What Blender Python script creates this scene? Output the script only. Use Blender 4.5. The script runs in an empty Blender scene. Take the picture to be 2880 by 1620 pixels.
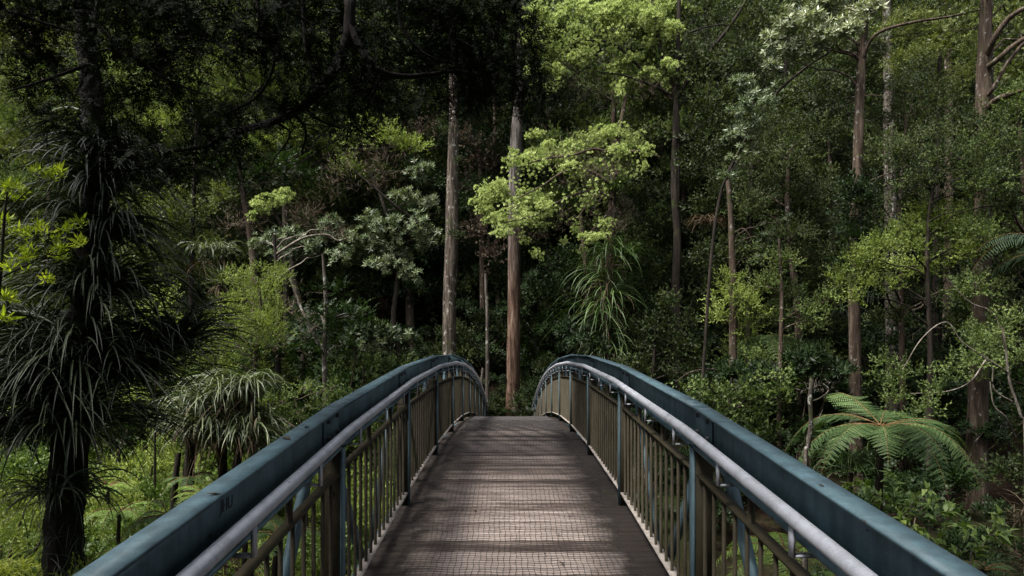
import bpy, math, random
import numpy as np
from mathutils import Vector
random.seed(7)
rng = np.random.default_rng(11)
SC = bpy.context.scene
COL = SC.collection

# ------------------------------------------------------------------ camera
W2, S = 0.83, 2.167                    # half width between the posts, post spacing
YC = 4.7 * S                           # crest of the arch
KB = 0.00744                           # curvature of the arch
EYE = 0.929
FD, U0, V0 = 1717.0, 1280.0, 922.0     # focal length and horizon in the units used to note down the photo
cam = bpy.data.cameras.new('camera')
camo = bpy.data.objects.new('camera', cam)
COL.objects.link(camo)
cam.sensor_width = 36.0
cam.lens = 24.0
cam.shift_x = 0.0031
cam.shift_y = 0.0767
cam.clip_start = 0.05
cam.clip_end = 600
camo.location = (0, 0, EYE)
camo.rotation_euler = (math.radians(90), 0, 0)
SC.camera = camo

# ------------------------------------------------------------------ light
SUN_EL, SUN_AZ = 61.0, -122.0           # degrees; azimuth from +Y (ahead), negative is to the left
world = bpy.data.worlds.new('World')
SC.world = world
world.use_nodes = True
wn = world.node_tree
bg = wn.nodes['Background']
sky = wn.nodes.new('ShaderNodeTexSky')
sky.sky_type = 'NISHITA'
sky.sun_disc = False
sky.sun_elevation = math.radians(SUN_EL)
sky.sun_rotation = math.radians(SUN_AZ)
sky.air_density = 1.0
sky.dust_density = 5.0
thin = wn.nodes.new('ShaderNodeHueSaturation')      # thin high cloud: a paler sky
thin.inputs['Saturation'].default_value = 0.4
wn.links.new(sky.outputs[0], thin.inputs['Color'])
wn.links.new(thin.outputs[0], bg.inputs[0])
bg.inputs[1].default_value = 0.105
sun = bpy.data.lights.new('sun', 'SUN')
suno = bpy.data.objects.new('sun', sun)
COL.objects.link(suno)
sun.energy = 2.7
sun.angle = math.radians(11)
sun.color = (1.0, 0.96, 0.90)
sd = Vector((math.sin(math.radians(SUN_AZ)) * math.cos(math.radians(SUN_EL)),
             math.cos(math.radians(SUN_AZ)) * math.cos(math.radians(SUN_EL)),
             math.sin(math.radians(SUN_EL))))
suno.rotation_euler = (-sd).to_track_quat('-Z', 'Y').to_euler()
suno.location = sd * 40
SC.view_settings.view_transform = 'Standard'
SC.view_settings.look = 'None'
SC.view_settings.exposure = 1.4
SC.view_settings.gamma = 1.0
SC.render.engine = 'CYCLES'
cy = SC.cycles
cy.max_bounces = 6
cy.diffuse_bounces = 1
cy.glossy_bounces = 2
cy.transmission_bounces = 3
cy.transparent_max_bounces = 4
cy.caustics_reflective = False
cy.caustics_refractive = False
cy.use_denoising = True
cy.denoiser = 'OPENIMAGEDENOISE'
cy.denoising_prefilter = 'NONE'
cy.use_adaptive_sampling = False
cy.denoising_input_passes = 'RGB_ALBEDO_NORMAL'
cy.sample_clamp_indirect = 4.0
SC.render.film_transparent = False
SC.render.filter_size = 1.0


# ------------------------------------------------------------------ helpers: tagging
def tag(o, label=None, cat=None, group=None, kind=None):
    if label: o['label'] = label
    if cat: o['category'] = cat
    if group: o['group'] = group
    if kind: o['kind'] = kind
    return o


def empty(name, loc, label=None, cat=None, group=None):
    o = bpy.data.objects.new(name, None)
    o.empty_display_size = 0.3
    o.location = loc
    COL.objects.link(o)
    return tag(o, label, cat, group)


def copy_tree(o, parent=None):
    c = o.copy()
    COL.objects.link(c)
    if parent is not None:
        c.parent = parent
    for ch in list(o.children):
        copy_tree(ch, c)
    return c


def P(u, v, Y):
    return np.array([(u - U0) / FD * Y, Y, EYE + (V0 - v) / FD * Y])


# ------------------------------------------------------------------ helpers: meshes
class Geo:
    def __init__(self):
        self.v, self.f, self.t, self.n = [], [], [], 0

    def add(self, v, f, t=None):
        v = np.asarray(v, np.float32).reshape(-1, 3)
        f = np.asarray(f, np.int32).reshape(-1, 4)
        if t is None:
            t = np.full(len(v), 0.5, np.float32)
        elif np.isscalar(t):
            t = np.full(len(v), t, np.float32)
        self.v.append(v); self.f.append(f + self.n); self.t.append(np.asarray(t, np.float32).reshape(-1))
        self.n += len(v)

    def build(self, name, mat, parent=None, origin=None, smooth=False):
        v = np.concatenate(self.v); f = np.concatenate(self.f); t = np.concatenate(self.t)
        if origin is not None:
            v = v - np.asarray(origin, np.float32)
        me = bpy.data.meshes.new(name)
        me.vertices.add(len(v)); me.vertices.foreach_set('co', v.ravel())
        me.loops.add(4 * len(f)); me.loops.foreach_set('vertex_index', f.ravel())
        me.polygons.add(len(f)); me.polygons.foreach_set('loop_start', np.arange(0, 4 * len(f), 4, dtype=np.int32))
        if smooth:
            me.polygons.foreach_set('use_smooth', np.ones(len(f), bool))
        a = me.attributes.new('tint', 'FLOAT', 'POINT'); a.data.foreach_set('value', t)
        me.update(calc_edges=True)
        me.validate()
        me.materials.append(mat)
        o = bpy.data.objects.new(name, me)
        COL.objects.link(o)
        if parent is not None:
            o.parent = parent
        return o

    def box(self, x0, x1, y0, y1, z0, z1, t=0.5):
        self.hexa([(x0, y0, z0), (x1, y0, z0), (x1, y1, z0), (x0, y1, z0),
                   (x0, y0, z1), (x1, y0, z1), (x1, y1, z1), (x0, y1, z1)], t)

    def hexa(self, p, t=0.5):
        self.add(p, [(0, 3, 2, 1), (4, 5, 6, 7), (0, 1, 5, 4), (1, 2, 6, 5), (2, 3, 7, 6), (3, 0, 4, 7)], t)

    def beam_y(self, x0, x1, ya, yb, za0, za1, zb0, zb1, t=0.5):
        """box running from ya to yb whose bottom and top may slope"""
        self.hexa([(x0, ya, za0), (x1, ya, za0), (x1, yb, zb0), (x0, yb, zb0),
                   (x0, ya, za1), (x1, ya, za1), (x1, yb, zb1), (x0, yb, zb1)], t)

    def tube(self, pts, rad, k=6, t=0.5, caps=True, rough=0.0):
        pts = np.asarray(pts, float); n = len(pts)
        rad = np.broadcast_to(np.asarray(rad, float), (n,))
        d = np.gradient(pts, axis=0)
        d /= np.linalg.norm(d, axis=1)[:, None] + 1e-9
        ref = np.array([0, 1.0, 0]) if abs(d[:, 2]).mean() > 0.7 else np.array([0, 0, 1.0])
        X = np.cross(d, ref); X /= np.linalg.norm(X, axis=1)[:, None] + 1e-9
        Y = np.cross(d, X)
        a = np.arange(k) / k * 2 * np.pi
        r = rad[:, None] * np.ones((1, k))
        if rough:
            r = r * (1 + rough * rng.normal(size=(n, k)) * 0.5 + rough * rng.normal(size=(1, k)))
        v = pts[:, None] + r[..., None] * (np.cos(a)[None, :, None] * X[:, None] + np.sin(a)[None, :, None] * Y[:, None])
        i = np.arange(n - 1)[:, None] * k; j = np.arange(k)[None]; j2 = (j + 1) % k
        f = np.stack([i + j, i + j2, i + k + j2, i + k + j], -1).reshape(-1, 4)
        if caps and k in (4, 6, 8):
            fs = [f]
            for b in (0, (n - 1) * k):
                for q in range(1, k - 2, 2):
                    fs.append(np.array([[b, b + q, b + q + 1, b + q + 2]]))
            f = np.concatenate(fs)
        self.add(v.reshape(-1, 3), f, t)


def smooth_path(pts, n):
    """Catmull-Rom through the points, n samples per span"""
    p = np.asarray(pts, float)
    if len(p) < 3:
        s = np.linspace(0, 1, n + 1)[:, None]
        return p[0] * (1 - s) + p[-1] * s
    q = np.vstack([2 * p[0] - p[1], p, 2 * p[-1] - p[-2]])
    out = []
    for i in range(1, len(q) - 2):
        s = np.linspace(0, 1, n, endpoint=False)[:, None]
        a, b, c, d = q[i - 1], q[i], q[i + 1], q[i + 2]
        out.append(0.5 * (2 * b + (c - a) * s + (2 * a - 5 * b + 4 * c - d) * s ** 2 + (3 * b - a - 3 * c + d) * s ** 3))
    out.append(p[-1:])
    return np.vstack(out)


def nrm(a):
    return a / (np.linalg.norm(a, axis=-1, keepdims=True) + 1e-9)


# ------------------------------------------------------------------ helpers: leaves
def leaf(L, W, fold=0.25, droop=0.0):
    """one leaf along +Z, face towards +Y"""
    return np.array([(0, 0, 0), (-W / 2, fold * W, L * 0.45), (0, -droop * L, L), (W / 2, fold * W, L * 0.45)])


def rotz(v, a):
    c, s = math.cos(a), math.sin(a)
    return np.stack([v[:, 0] * c - v[:, 1] * s, v[:, 0] * s + v[:, 1] * c, v[:, 2]], 1)


def rotx(v, a):
    c, s = math.cos(a), math.sin(a)
    return np.stack([v[:, 0], v[:, 1] * c - v[:, 2] * s, v[:, 1] * s + v[:, 2] * c], 1)


class Proto:
    def __init__(self, leaves):
        self.v = np.concatenate(leaves)
        self.f = np.arange(len(self.v)).reshape(-1, 4)
        self.k = len(leaves)


def rosette(n, L, W, t0, t1, seed=0, stem=0.0, droop=0.15):
    r = random.Random(seed); out = []
    for i in range(n):
        a = i * 2.39996 + r.uniform(-.3, .3)
        tl = math.radians(t0 + (t1 - t0) * (i + r.random()) / n)
        s = r.uniform(.75, 1.15)
        v = leaf(L * s, W * s, .22, droop)
        v = rotx(v, -tl)          # tip away from the axis, face kept to the axis side
        v[:, 2] += stem * (1 - i / n)
        out.append(rotz(v, a))
    return Proto(out)


def sprig(n, length, L, W, ang=50, seed=0, bend=0.1, flat=True):
    r = random.Random(seed); out = []
    for i in range(n):
        t = (i + .5) / n
        s = (1.0 - .45 * t) * r.uniform(.75, 1.2)
        v = leaf(L * s, W * s, .15, .1)
        a = math.radians(ang * (1 - .5 * t) + r.uniform(-15, 15))
        side = 1 if i % 2 else -1
        v = np.stack([v[:, 0] * math.cos(a) + v[:, 2] * math.sin(a) * side, v[:, 1], v[:, 2] * math.cos(a) - v[:, 0] * math.sin(a) * side], 1)
        if not flat:
            v = rotz(v, i * 2.4)
        else:
            v = rotz(v, r.uniform(-.5, .5))
        v += np.array([bend * length * math.sin(t * 3 + seed), -bend * length * t * t, t * length])
        out.append(v)
    return Proto(out)


def inst(geo, proto, org, dirs, scale, flat=False, roll=0.6, tint=None, X=None, Yb=None):
    org = np.asarray(org, float); n = len(org)
    if n == 0:
        return
    Z = nrm(np.asarray(dirs, float))
    if X is None:
        if flat:
            up = np.array([0, 0, 1.0]) + rng.normal(size=(n, 3)) * roll * .5
            X = nrm(np.cross(Z, up))
        else:
            X = nrm(np.cross(Z, rng.normal(size=(n, 3))))
        Yb = np.cross(Z, X) * 1.0
        Yb = np.cross(Z, X)
        if flat:
            m = Yb[:, 2] < 0
            Yb[m] *= -1; X[m] *= -1
    sc = np.broadcast_to(np.asarray(scale, float), (n,))[:, None, None]
    p = proto.v
    v = org[:, None] + sc * (p[None, :, 0:1] * X[:, None] + p[None, :, 1:2] * Yb[:, None] + p[None, :, 2:3] * Z[:, None])
    f = proto.f[None] + (np.arange(n) * len(p))[:, None, None]
    if tint is None:
        tint = rng.uniform(.25, .75, n)
    t = np.repeat((tint[:, None] + rng.uniform(-.22, .22, (n, proto.k))).reshape(-1), 4)
    geo.add(v.reshape(-1, 3), f.reshape(-1, 4), np.clip(t, 0, 1))


def strap(geo, base, az, length, width, th0, th1, seg=6, pw=1.2, tint=None):
    """arching strap leaves: elevation runs from th0 to th1 along each leaf; all arguments are arrays"""
    base = np.asarray(base, float); n = len(base)
    s = (np.arange(seg) + .5) / seg
    th = th0[:, None] + (th1 - th0)[:, None] * s[None] ** pw
    st = (length / seg)[:, None]
    hx = np.cumsum(np.cos(th) * st, 1); hz = np.cumsum(np.sin(th) * st, 1)
    hx = np.hstack([np.zeros((n, 1)), hx]); hz = np.hstack([np.zeros((n, 1)), hz])
    d = np.stack([np.cos(az), np.sin(az), 0 * az], 1)
    side = np.stack([-np.sin(az), np.cos(az), 0 * az], 1)
    c = base[:, None] + d[:, None] * hx[..., None] + np.array([0, 0, 1.0]) * hz[..., None]
    ss = np.linspace(0, 1, seg + 1)
    w = width[:, None] * (np.minimum(1, .55 + 2 * ss) * (1 - ss ** 3) + .03)[None]
    wob = rng.normal(size=(n, 1, 1)) * .25
    sv = nrm(side + rng.normal(size=(n, 3)) * .35)[:, None]
    tv = np.concatenate([th, th[:, -1:]], 1)
    up = -d[:, None] * np.sin(tv)[..., None] + np.array([0, 0, 1.0]) * np.cos(tv)[..., None]
    a = c - sv * w[..., None] * .5 + up * (w * .3)[..., None]
    b = c + sv * w[..., None] * .5 + up * (w * .3)[..., None]
    v = np.stack([a, c, b], 2).reshape(n, -1, 3)
    m = np.arange(seg)[:, None] * 3
    q = np.concatenate([m + np.array([[0, 1, 4, 3]]), m + np.array([[1, 2, 5, 4]])])
    f = q[None] + (np.arange(n) * (seg + 1) * 3)[:, None, None]
    if tint is None:
        tint = rng.uniform(.1, .9, n)
    geo.add(v.reshape(-1, 3), f.reshape(-1, 4), np.repeat(tint, (seg + 1) * 3))


def tussock(geo, c, n, L, W, th=(50, 88), end=(-75, -20), spread=.08, azc=None, azs=3.2, seg=6, pw=1.2):
    c = np.asarray(c, float)
    az = rng.uniform(-math.pi, math.pi, n) if azc is None else rng.normal(azc, azs, n)
    b = c + np.stack([rng.normal(size=n) * spread, rng.normal(size=n) * spread, rng.normal(size=n) * spread * .5], 1)
    strap(geo, b, az, L * rng.uniform(.55, 1.1, n), W * rng.uniform(.6, 1.1, n),
          np.radians(rng.uniform(th[0], th[1], n)), np.radians(rng.uniform(end[0], end[1], n)), seg, pw)


def frond(geo, stem, base, az, L, wid, rise, drop, pairs, pin, flop=.35, r0=.012, bare=.12, twist=0.0, tint0=.5, pw=2.2):
    """a feather-shaped frond: curved midrib, pairs of side leaflets made from the proto pin"""
    t = np.linspace(0, 1, 16)
    d = np.array([math.cos(az), math.sin(az), 0]); sd_ = np.array([-math.sin(az), math.cos(az), 0])
    cl = np.asarray(base)[None] + d * (L * (t - .12 * t ** 3))[:, None] + np.array([0, 0, 1.0]) * (L * (rise * t - drop * t ** pw))[:, None] + sd_ * (twist * L * t ** 2)[:, None]
    stem.tube(cl, r0 * (1 - .85 * t), 4, .5, caps=False)
    tt = np.linspace(bare, .985, pairs)
    c = np.stack([np.interp(tt, t, cl[:, i]) for i in range(3)], 1)
    tg = nrm(np.stack([np.interp(tt, t, np.gradient(cl, axis=0)[:, i]) for i in range(3)], 1))
    side = nrm(np.cross(tg, np.array([0, 0, 1.0])))
    nm = np.cross(side, tg)
    q_ = np.clip((tt - bare) / (1 - bare), 0, 1)
    prof = np.minimum(1, (q_ + .06) / .34) ** .8 * (1.0 - q_) ** .62 * 1.22
    ln = wid * np.clip(prof, .04, 1) * rng.uniform(.92, 1.06, pairs)
    for sg in (-1, 1):
        Z = nrm(side * sg + tg * .38 - nm * (flop + .1 * rng.normal(size=(pairs, 1))))
        Yv = nrm(nm + side * sg * flop); X = nrm(np.cross(Yv, Z)); Yv = np.cross(Z, X)
        inst(geo, pin, c, Z, ln, X=X, Yb=Yv, tint=np.full(pairs, tint0) + rng.normal(size=pairs) * .1)


def blob_points(c, rx, ry, rz, n, nsub=10, low=-.62):
    """points and outward directions on several small lumps inside an ellipsoid"""
    c = np.asarray(c, float)
    R = np.array([rx, ry, rz])
    sub = nrm(rng.normal(size=(nsub, 3))) * rng.uniform(.15, .85, (nsub, 1)) ** .6
    sub[:, 2] *= 1.0
    sr = rng.uniform(.2, .46, nsub)
    pr = sr ** 2 / (sr ** 2).sum()
    idx = rng.choice(nsub, n, p=pr)
    d = nrm(rng.normal(size=(n, 3)))
    d[:, 2] = np.where(d[:, 2] < low, -d[:, 2], d[:, 2])
    rad = rng.uniform(.3, 1.0, n) ** .4
    rad = np.where(rng.random(n) < .06, rad * 1.5, rad)
    p = c + R * (sub[idx] + d * (sr[idx] * rad)[:, None])
    return p, d, c + R * sub


# ------------------------------------------------------------------ materials
def newmat(name):
    m = bpy.data.materials.new(name); m.use_nodes = True
    nt = m.node_tree
    b = nt.nodes['Principled BSDF']
    return m, nt, b


def ramp(nt, fac, cols):
    r = nt.nodes.new('ShaderNodeValToRGB')
    e = r.color_ramp.elements
    e[0].position, e[0].color = cols[0][0], (*cols[0][1], 1)
    e[1].position, e[1].color = cols[-1][0], (*cols[-1][1], 1)
    for p, c in cols[1:-1]:
        x = e.new(p); x.color = (*c, 1)
    nt.links.new(fac, r.inputs[0])
    return r.outputs[0]


def noise(nt, scale, detail=4, rough=.6, vec=None, stretch=None):
    n = nt.nodes.new('ShaderNodeTexNoise')
    n.inputs['Scale'].default_value = scale
    n.inputs['Detail'].default_value = detail
    n.inputs['Roughness'].default_value = rough
    tc = nt.nodes.new('ShaderNodeTexCoord')
    src = tc.outputs['Object'] if vec is None else vec
    if stretch is not None:
        mp = nt.nodes.new('ShaderNodeMapping')
        mp.inputs['Scale'].default_value = stretch
        nt.links.new(src, mp.inputs[0]); src = mp.outputs[0]
    nt.links.new(src, n.inputs['Vector'])
    return n.outputs['Fac']


def mixc(nt, fac, a, b, mode='MIX'):
    m = nt.nodes.new('ShaderNodeMix'); m.data_type = 'RGBA'; m.blend_type = mode
    if isinstance(fac, (int, float)):
        m.inputs[0].default_value = fac
    else:
        nt.links.new(fac, m.inputs[0])
    for s, i in ((a, 6), (b, 7)):
        if isinstance(s, tuple):
            m.inputs[i].default_value = (*s, 1)
        else:
            nt.links.new(s, m.inputs[i])
    return m.outputs[2]


def bump(nt, b, h, strength=.4, dist=.01):
    n = nt.nodes.new('ShaderNodeBump')
    n.inputs['Strength'].default_value = strength
    n.inputs['Distance'].default_value = dist
    nt.links.new(h, n.inputs['Height'])
    nt.links.new(n.outputs[0], b.inputs['Normal'])


def leafmat(name, dark, mid, light, rough=.5, trans=.3, spec=.4, tcol=None):
    dark, mid, light = [tuple(x * .93 + .07 * (.3 * q[0] + .6 * q[1] + .1 * q[2]) for x in q) for q in (dark, mid, light)]
    m, nt, b = newmat(name)
    at = nt.nodes.new('ShaderNodeAttribute'); at.attribute_name = 'tint'
    oi = nt.nodes.new('ShaderNodeObjectInfo')
    ad = nt.nodes.new('ShaderNodeMath'); ad.operation = 'MULTIPLY_ADD'
    nt.links.new(oi.outputs['Random'], ad.inputs[0]); ad.inputs[1].default_value = .24; ad.inputs[2].default_value = -.12
    a2 = nt.nodes.new('ShaderNodeMath'); a2.operation = 'ADD'; a2.use_clamp = True
    nt.links.new(at.outputs['Fac'], a2.inputs[0]); nt.links.new(ad.outputs[0], a2.inputs[1])
    c = ramp(nt, a2.outputs[0], [(0.05, dark), (.5, mid), (.95, light)])
    nt.links.new(c, b.inputs['Base Color'])
    b.inputs['Roughness'].default_value = rough
    b.inputs['Specular IOR Level'].default_value = spec
    tr = nt.nodes.new('ShaderNodeBsdfTranslucent')
    if tcol is None:
        tcol = (1.15, 1.2, .55)
    tc = mixc(nt, 1.0, c, tcol, 'MULTIPLY')
    nt.links.new(tc, tr.inputs[0])
    mx = nt.nodes.new('ShaderNodeMixShader'); mx.inputs[0].default_value = trans
    nt.links.new(b.outputs[0], mx.inputs[1]); nt.links.new(tr.outputs[0], mx.inputs[2])
    nt.links.new(mx.outputs[0], nt.nodes['Material Output'].inputs[0])
    return m


def barkmat(name, dark, mid, light, spots=.0, spotcol=(.4, .4, .36), moss=.0, sc=1.0):
    m, nt, b = newmat(name)
    n1 = noise(nt, 11 * sc, 7, .72, stretch=(1, 1, .10))
    n2 = noise(nt, 1.3, 3, .6)
    c = ramp(nt, n1, [(.36, dark), (.5, mid), (.66, light)])
    c = mixc(nt, n2, c, tuple(x * .6 for x in mid), 'MIX') if False else c
    if spots:
        n3 = noise(nt, 7, 5, .7, stretch=(1, 1, .7))
        f = ramp(nt, n3, [(.62 - .12 * spots, (0, 0, 0)), (.66 - .1 * spots, (1, 1, 1))])
        c = mixc(nt, f, c, spotcol)
    if moss:
        n4 = noise(nt, 2.2, 5, .7)
        f = ramp(nt, n4, [(.62 - .2 * moss, (0, 0, 0)), (.75 - .2 * moss, (1, 1, 1))])
        c = mixc(nt, f, c, (.035, .045, .012))
    nt.links.new(c, b.inputs['Base Color'])
    b.inputs['Roughness'].default_value = .9
    b.inputs['Specular IOR Level'].default_value = .2
    bump(nt, b, n1, .9, .04)
    return m


M = {}
M['lime'] = leafmat('lime_leaf', (.18, .24, .06), (.40, .50, .15), (.58, .66, .27), .6, .3, .2, (1.05, 1.1, .7))
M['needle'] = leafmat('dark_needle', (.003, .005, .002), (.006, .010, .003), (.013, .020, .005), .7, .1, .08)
M['fine'] = leafmat('fine_leaf', (.035, .058, .015), (.092, .14, .035), (.21, .27, .08), .55, .3, .25)
M['finebright'] = leafmat('fresh_fine_leaf', (.08, .115, .02), (.20, .27, .05), (.36, .43, .11), .55, .32, .25)
M['dull'] = leafmat('dull_leaf', (.014, .023, .008), (.034, .052, .015), (.085, .115, .032), .55, .25, .25)
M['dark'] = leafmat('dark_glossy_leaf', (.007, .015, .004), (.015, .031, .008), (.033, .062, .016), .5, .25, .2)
M['olive'] = leafmat('olive_leaf', (.05, .07, .016), (.10, .13, .03), (.19, .22, .05), .5, .3, .3)
M['yellowgreen'] = leafmat('yellow_green_leaf', (.17, .24, .01), (.36, .46, .02), (.56, .62, .06), .4, .5, .4)
M['grey'] = leafmat('grey_green_leaf', (.055, .085, .038), (.11, .15, .07), (.22, .265, .14), .4, .2, .5)
M['pale'] = leafmat('pale_leathery_leaf', (.10, .13, .06), (.22, .26, .14), (.40, .43, .27), .35, .2, .5)
M['brown'] = leafmat('dead_leaf', (.04, .029, .020), (.10, .075, .052), (.20, .16, .115), .8, .15, .2, (1, .8, .5))
M['strapdark'] = leafmat('dark_strap_leaf', (.006, .011, .004), (.017, .028, .010), (.06, .078, .04), .5, .1, .3)
M['strap'] = leafmat('strap_leaf', (.020, .032, .011), (.06, .085, .03), (.17, .20, .09), .42, .2, .4)
M['kiekie'] = leafmat('hanging_strap_leaf', (.02, .045, .008), (.05, .10, .02), (.12, .18, .05), .45, .2, .4)
M['drystrap'] = leafmat('dry_strap_leaf', (.04, .028, .016), (.10, .07, .04), (.2, .15, .1), .8, .15, .2, (1, .8, .5))
M['grass'] = leafmat('grass_blade', (.09, .125, .01), (.25, .31, .03), (.46, .50, .08), .5, .4, .3)
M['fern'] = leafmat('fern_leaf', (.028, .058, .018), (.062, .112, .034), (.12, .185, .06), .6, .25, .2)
M['fernbright'] = leafmat('bright_fern_leaf', (.08, .15, .02), (.16, .27, .04), (.26, .38, .07), .5, .35, .35)
M['palm'] = leafmat('palm_leaf', (.008, .018, .008), (.018, .034, .015), (.035, .06, .028), .6, .12, .2)
M['cover'] = leafmat('ground_leaf', (.045, .08, .015), (.11, .18, .035), (.22, .31, .07), .45, .3, .4)
M['bark_red'] = barkmat('red_brown_bark', (.020, .011, .007), (.095, .055, .036), (.25, .18, .14), .0, (.36, .34, .32))
M['bark_central'] = barkmat('red_to_grey_bark', (.020, .011, .007), (.095, .055, .036), (.25, .18, .14))
_nt = M['bark_central'].node_tree; _b = _nt.nodes['Principled BSDF']
_c = _b.inputs['Base Color'].links[0].from_socket
_tc = _nt.nodes.new('ShaderNodeTexCoord'); _sx = _nt.nodes.new('ShaderNodeSeparateXYZ'); _nt.links.new(_tc.outputs['Object'], _sx.inputs[0])
_mr = _nt.nodes.new('ShaderNodeMapRange'); _mr.inputs[1].default_value = 4.0; _mr.inputs[2].default_value = 8.5
_nt.links.new(_sx.outputs[2], _mr.inputs[0])
_hs = _nt.nodes.new('ShaderNodeHueSaturation'); _hs.inputs['Saturation'].default_value = .35; _hs.inputs['Value'].default_value = .8; _nt.links.new(_c, _hs.inputs['Color'])
_nt.links.new(mixc(_nt, _mr.outputs[0], _c, _hs.outputs[0]), _b.inputs['Base Color'])
M['bark_grey'] = barkmat('grey_brown_bark', (.014, .010, .008), (.062, .048, .037), (.20, .165, .135), .3, (.32, .31, .27), .35)
M['bark_pale'] = barkmat('lichen_mottled_bark', (.025, .02, .017), (.07, .058, .048), (.15, .13, .11), .45, (.30, .30, .27), .45)
M['bark_dark'] = barkmat('dark_bark', (.008, .006, .005), (.02, .015, .012), (.045, .035, .027), .0, moss=.3)
M['bark_black'] = barkmat('black_bark', (.004, .003, .003), (.009, .007, .006), (.02, .016, .013))  # near-black bark tone, varied only along the grain
M['bark_mid'] = barkmat('brown_bark', (.02, .014, .010), (.06, .042, .03), (.13, .10, .075), .2, (.25, .24, .21), .3)
M['twig_pale'] = barkmat('pale_twig_bark', (.07, .055, .045), (.17, .145, .12), (.32, .29, .25))
M['frond_stem'] = barkmat('frond_midrib', (.06, .035, .015), (.12, .075, .03), (.2, .14, .06))


def mat_paint(name, col, speck=(.012, .014, .016), amt=.5, rough=.5, metal=0.0, spec=.3, streaks=True):
    m, nt, b = newmat(name)
    n1 = noise(nt, 4.5, 8, .75)
    n2 = noise(nt, 55, 4, .7)
    n3 = noise(nt, 24, 5, .6, stretch=(1, .5, 1))
    n4 = noise(nt, 240, 2, .6)
    c = ramp(nt, n1, [(.32, tuple(x * .62 for x in col)), (.5, col), (.7, tuple(min(1, x * 1.3) for x in col))])
    f = ramp(nt, n2, [(.66, (0, 0, 0)), (.74, (1, 1, 1))])
    c = mixc(nt, f, c, tuple(x * .45 for x in col))
    f3 = ramp(nt, n3, [(.74 - .05 * amt, (0, 0, 0)), (.77 - .05 * amt, (1, 1, 1))])
    c = mixc(nt, f3, c, speck)
    n5 = noise(nt, 11, 6, .7, stretch=(1, .6, 1))
    c = mixc(nt, ramp(nt, n5, [(.685, (0, 0, 0)), (.70, (1, 1, 1))]), c, (.07, .04, .025))
    n6 = noise(nt, 70, 3, .6)
    c = mixc(nt, ramp(nt, n6, [(.735, (0, 0, 0)), (.75, (.7, .7, .7))]), c, tuple(min(.6, x * 2.2 + .05) for x in col))
    n7 = noise(nt, 16, 4, .6, stretch=(1, 1, .08))
    if streaks:
        c = mixc(nt, 1.0, c, ramp(nt, n7, [(.35, (.72, .72, .72)), (.6, (1.08, 1.08, 1.08))]), 'MULTIPLY')
    g = ramp(nt, n4, [(.2, (.8, .8, .8)), (.8, (1.2, 1.2, 1.2))])
    c = mixc(nt, 1.0, c, g, 'MULTIPLY')
    nt.links.new(c, b.inputs['Base Color'])
    rr = ramp(nt, n1, [(.3, (rough + .15,) * 3), (.7, (rough - .08,) * 3)])
    nt.links.new(rr, b.inputs['Roughness'])
    b.inputs['Specular IOR Level'].default_value = spec
    b.inputs['Metallic'].default_value = metal
    bump(nt, b, n2, .12, .002)
    return m


M['blue'] = mat_paint('blue_grey_paint', (.076, .132, .158), (.025, .018, .014), .75, .55)
M['galv'] = mat_paint('galvanised_pipe', (.36, .38, .425), (.04, .04, .045), .9, .5, .2, streaks=False)
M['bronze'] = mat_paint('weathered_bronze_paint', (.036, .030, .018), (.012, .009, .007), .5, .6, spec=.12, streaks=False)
M['dusty'] = mat_paint('dusty_light_steel', (.33, .29, .26), (.06, .05, .04), .5, .7)
M['bolt'] = mat_paint('dark_bolt_steel', (.03, .035, .04), (.02, .01, .01), .3, .5)
M['scratch'] = mat_paint('worn_weld', (.25, .31, .36), (.06, .05, .05), .3, .5)
M['wire'] = mat_paint('galvanised_wire', (.05, .045, .043), (.02, .02, .02), .3, .55, .2)


def mat_planks():
    m, nt, b = newmat('worn_deck_timber')
    tc = nt.nodes.new('ShaderNodeTexCoord')
    sx = nt.nodes.new('ShaderNodeSeparateXYZ'); nt.links.new(tc.outputs['Object'], sx.inputs[0])
    at = nt.nodes.new('ShaderNodeAttribute'); at.attribute_name = 'tint'
    grain = noise(nt, 10, 6, .7, stretch=(.25, 9, 1))
    stain = noise(nt, 2.6, 5, .62, stretch=(.35, 4.2, 1))
    stain2 = noise(nt, 5.5, 5, .62, stretch=(1, 1, 1))
    ab = nt.nodes.new('ShaderNodeMath'); ab.operation = 'ABSOLUTE'; nt.links.new(sx.outputs[0], ab.inputs[0])
    jit = nt.nodes.new('ShaderNodeMath'); jit.operation = 'MULTIPLY_ADD'
    nt.links.new(stain2, jit.inputs[0]); jit.inputs[1].default_value = .45; nt.links.new(ab.outputs[0], jit.inputs[2])
    edge = ramp(nt, jit.outputs[0], [(.66, (0, 0, 0)), (.92, (1, 1, 1))])
    worn = mixc(nt, .5, stain, at.outputs['Fac'])
    c = ramp(nt, worn, [(.38, (.095, .068, .057)), (.46, (.31, .243, .21)), (.54, (.63, .52, .46))])
    c = mixc(nt, edge, c, (.052, .040, .034))
    g = ramp(nt, grain, [(.25, (.55, .55, .55)), (.7, (1.15, 1.15, 1.15))])
    c = mixc(nt, 1.0, c, g, 'MULTIPLY')
    moss = ramp(nt, noise(nt, 1.7, 5, .7), [(.6, (0, 0, 0)), (.7, (1, 1, 1))])
    mm = mixc(nt, 1.0, moss, edge, 'MULTIPLY')
    c = mixc(nt, mm, c, (.06, .062, .03))
    nt.links.new(c, b.inputs['Base Color'])
    b.inputs['Roughness'].default_value = .8
    b.inputs['Specular IOR Level'].default_value = .25
    bump(nt, b, grain, .5, .006)
    return m


M['planks'] = mat_planks()


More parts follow.
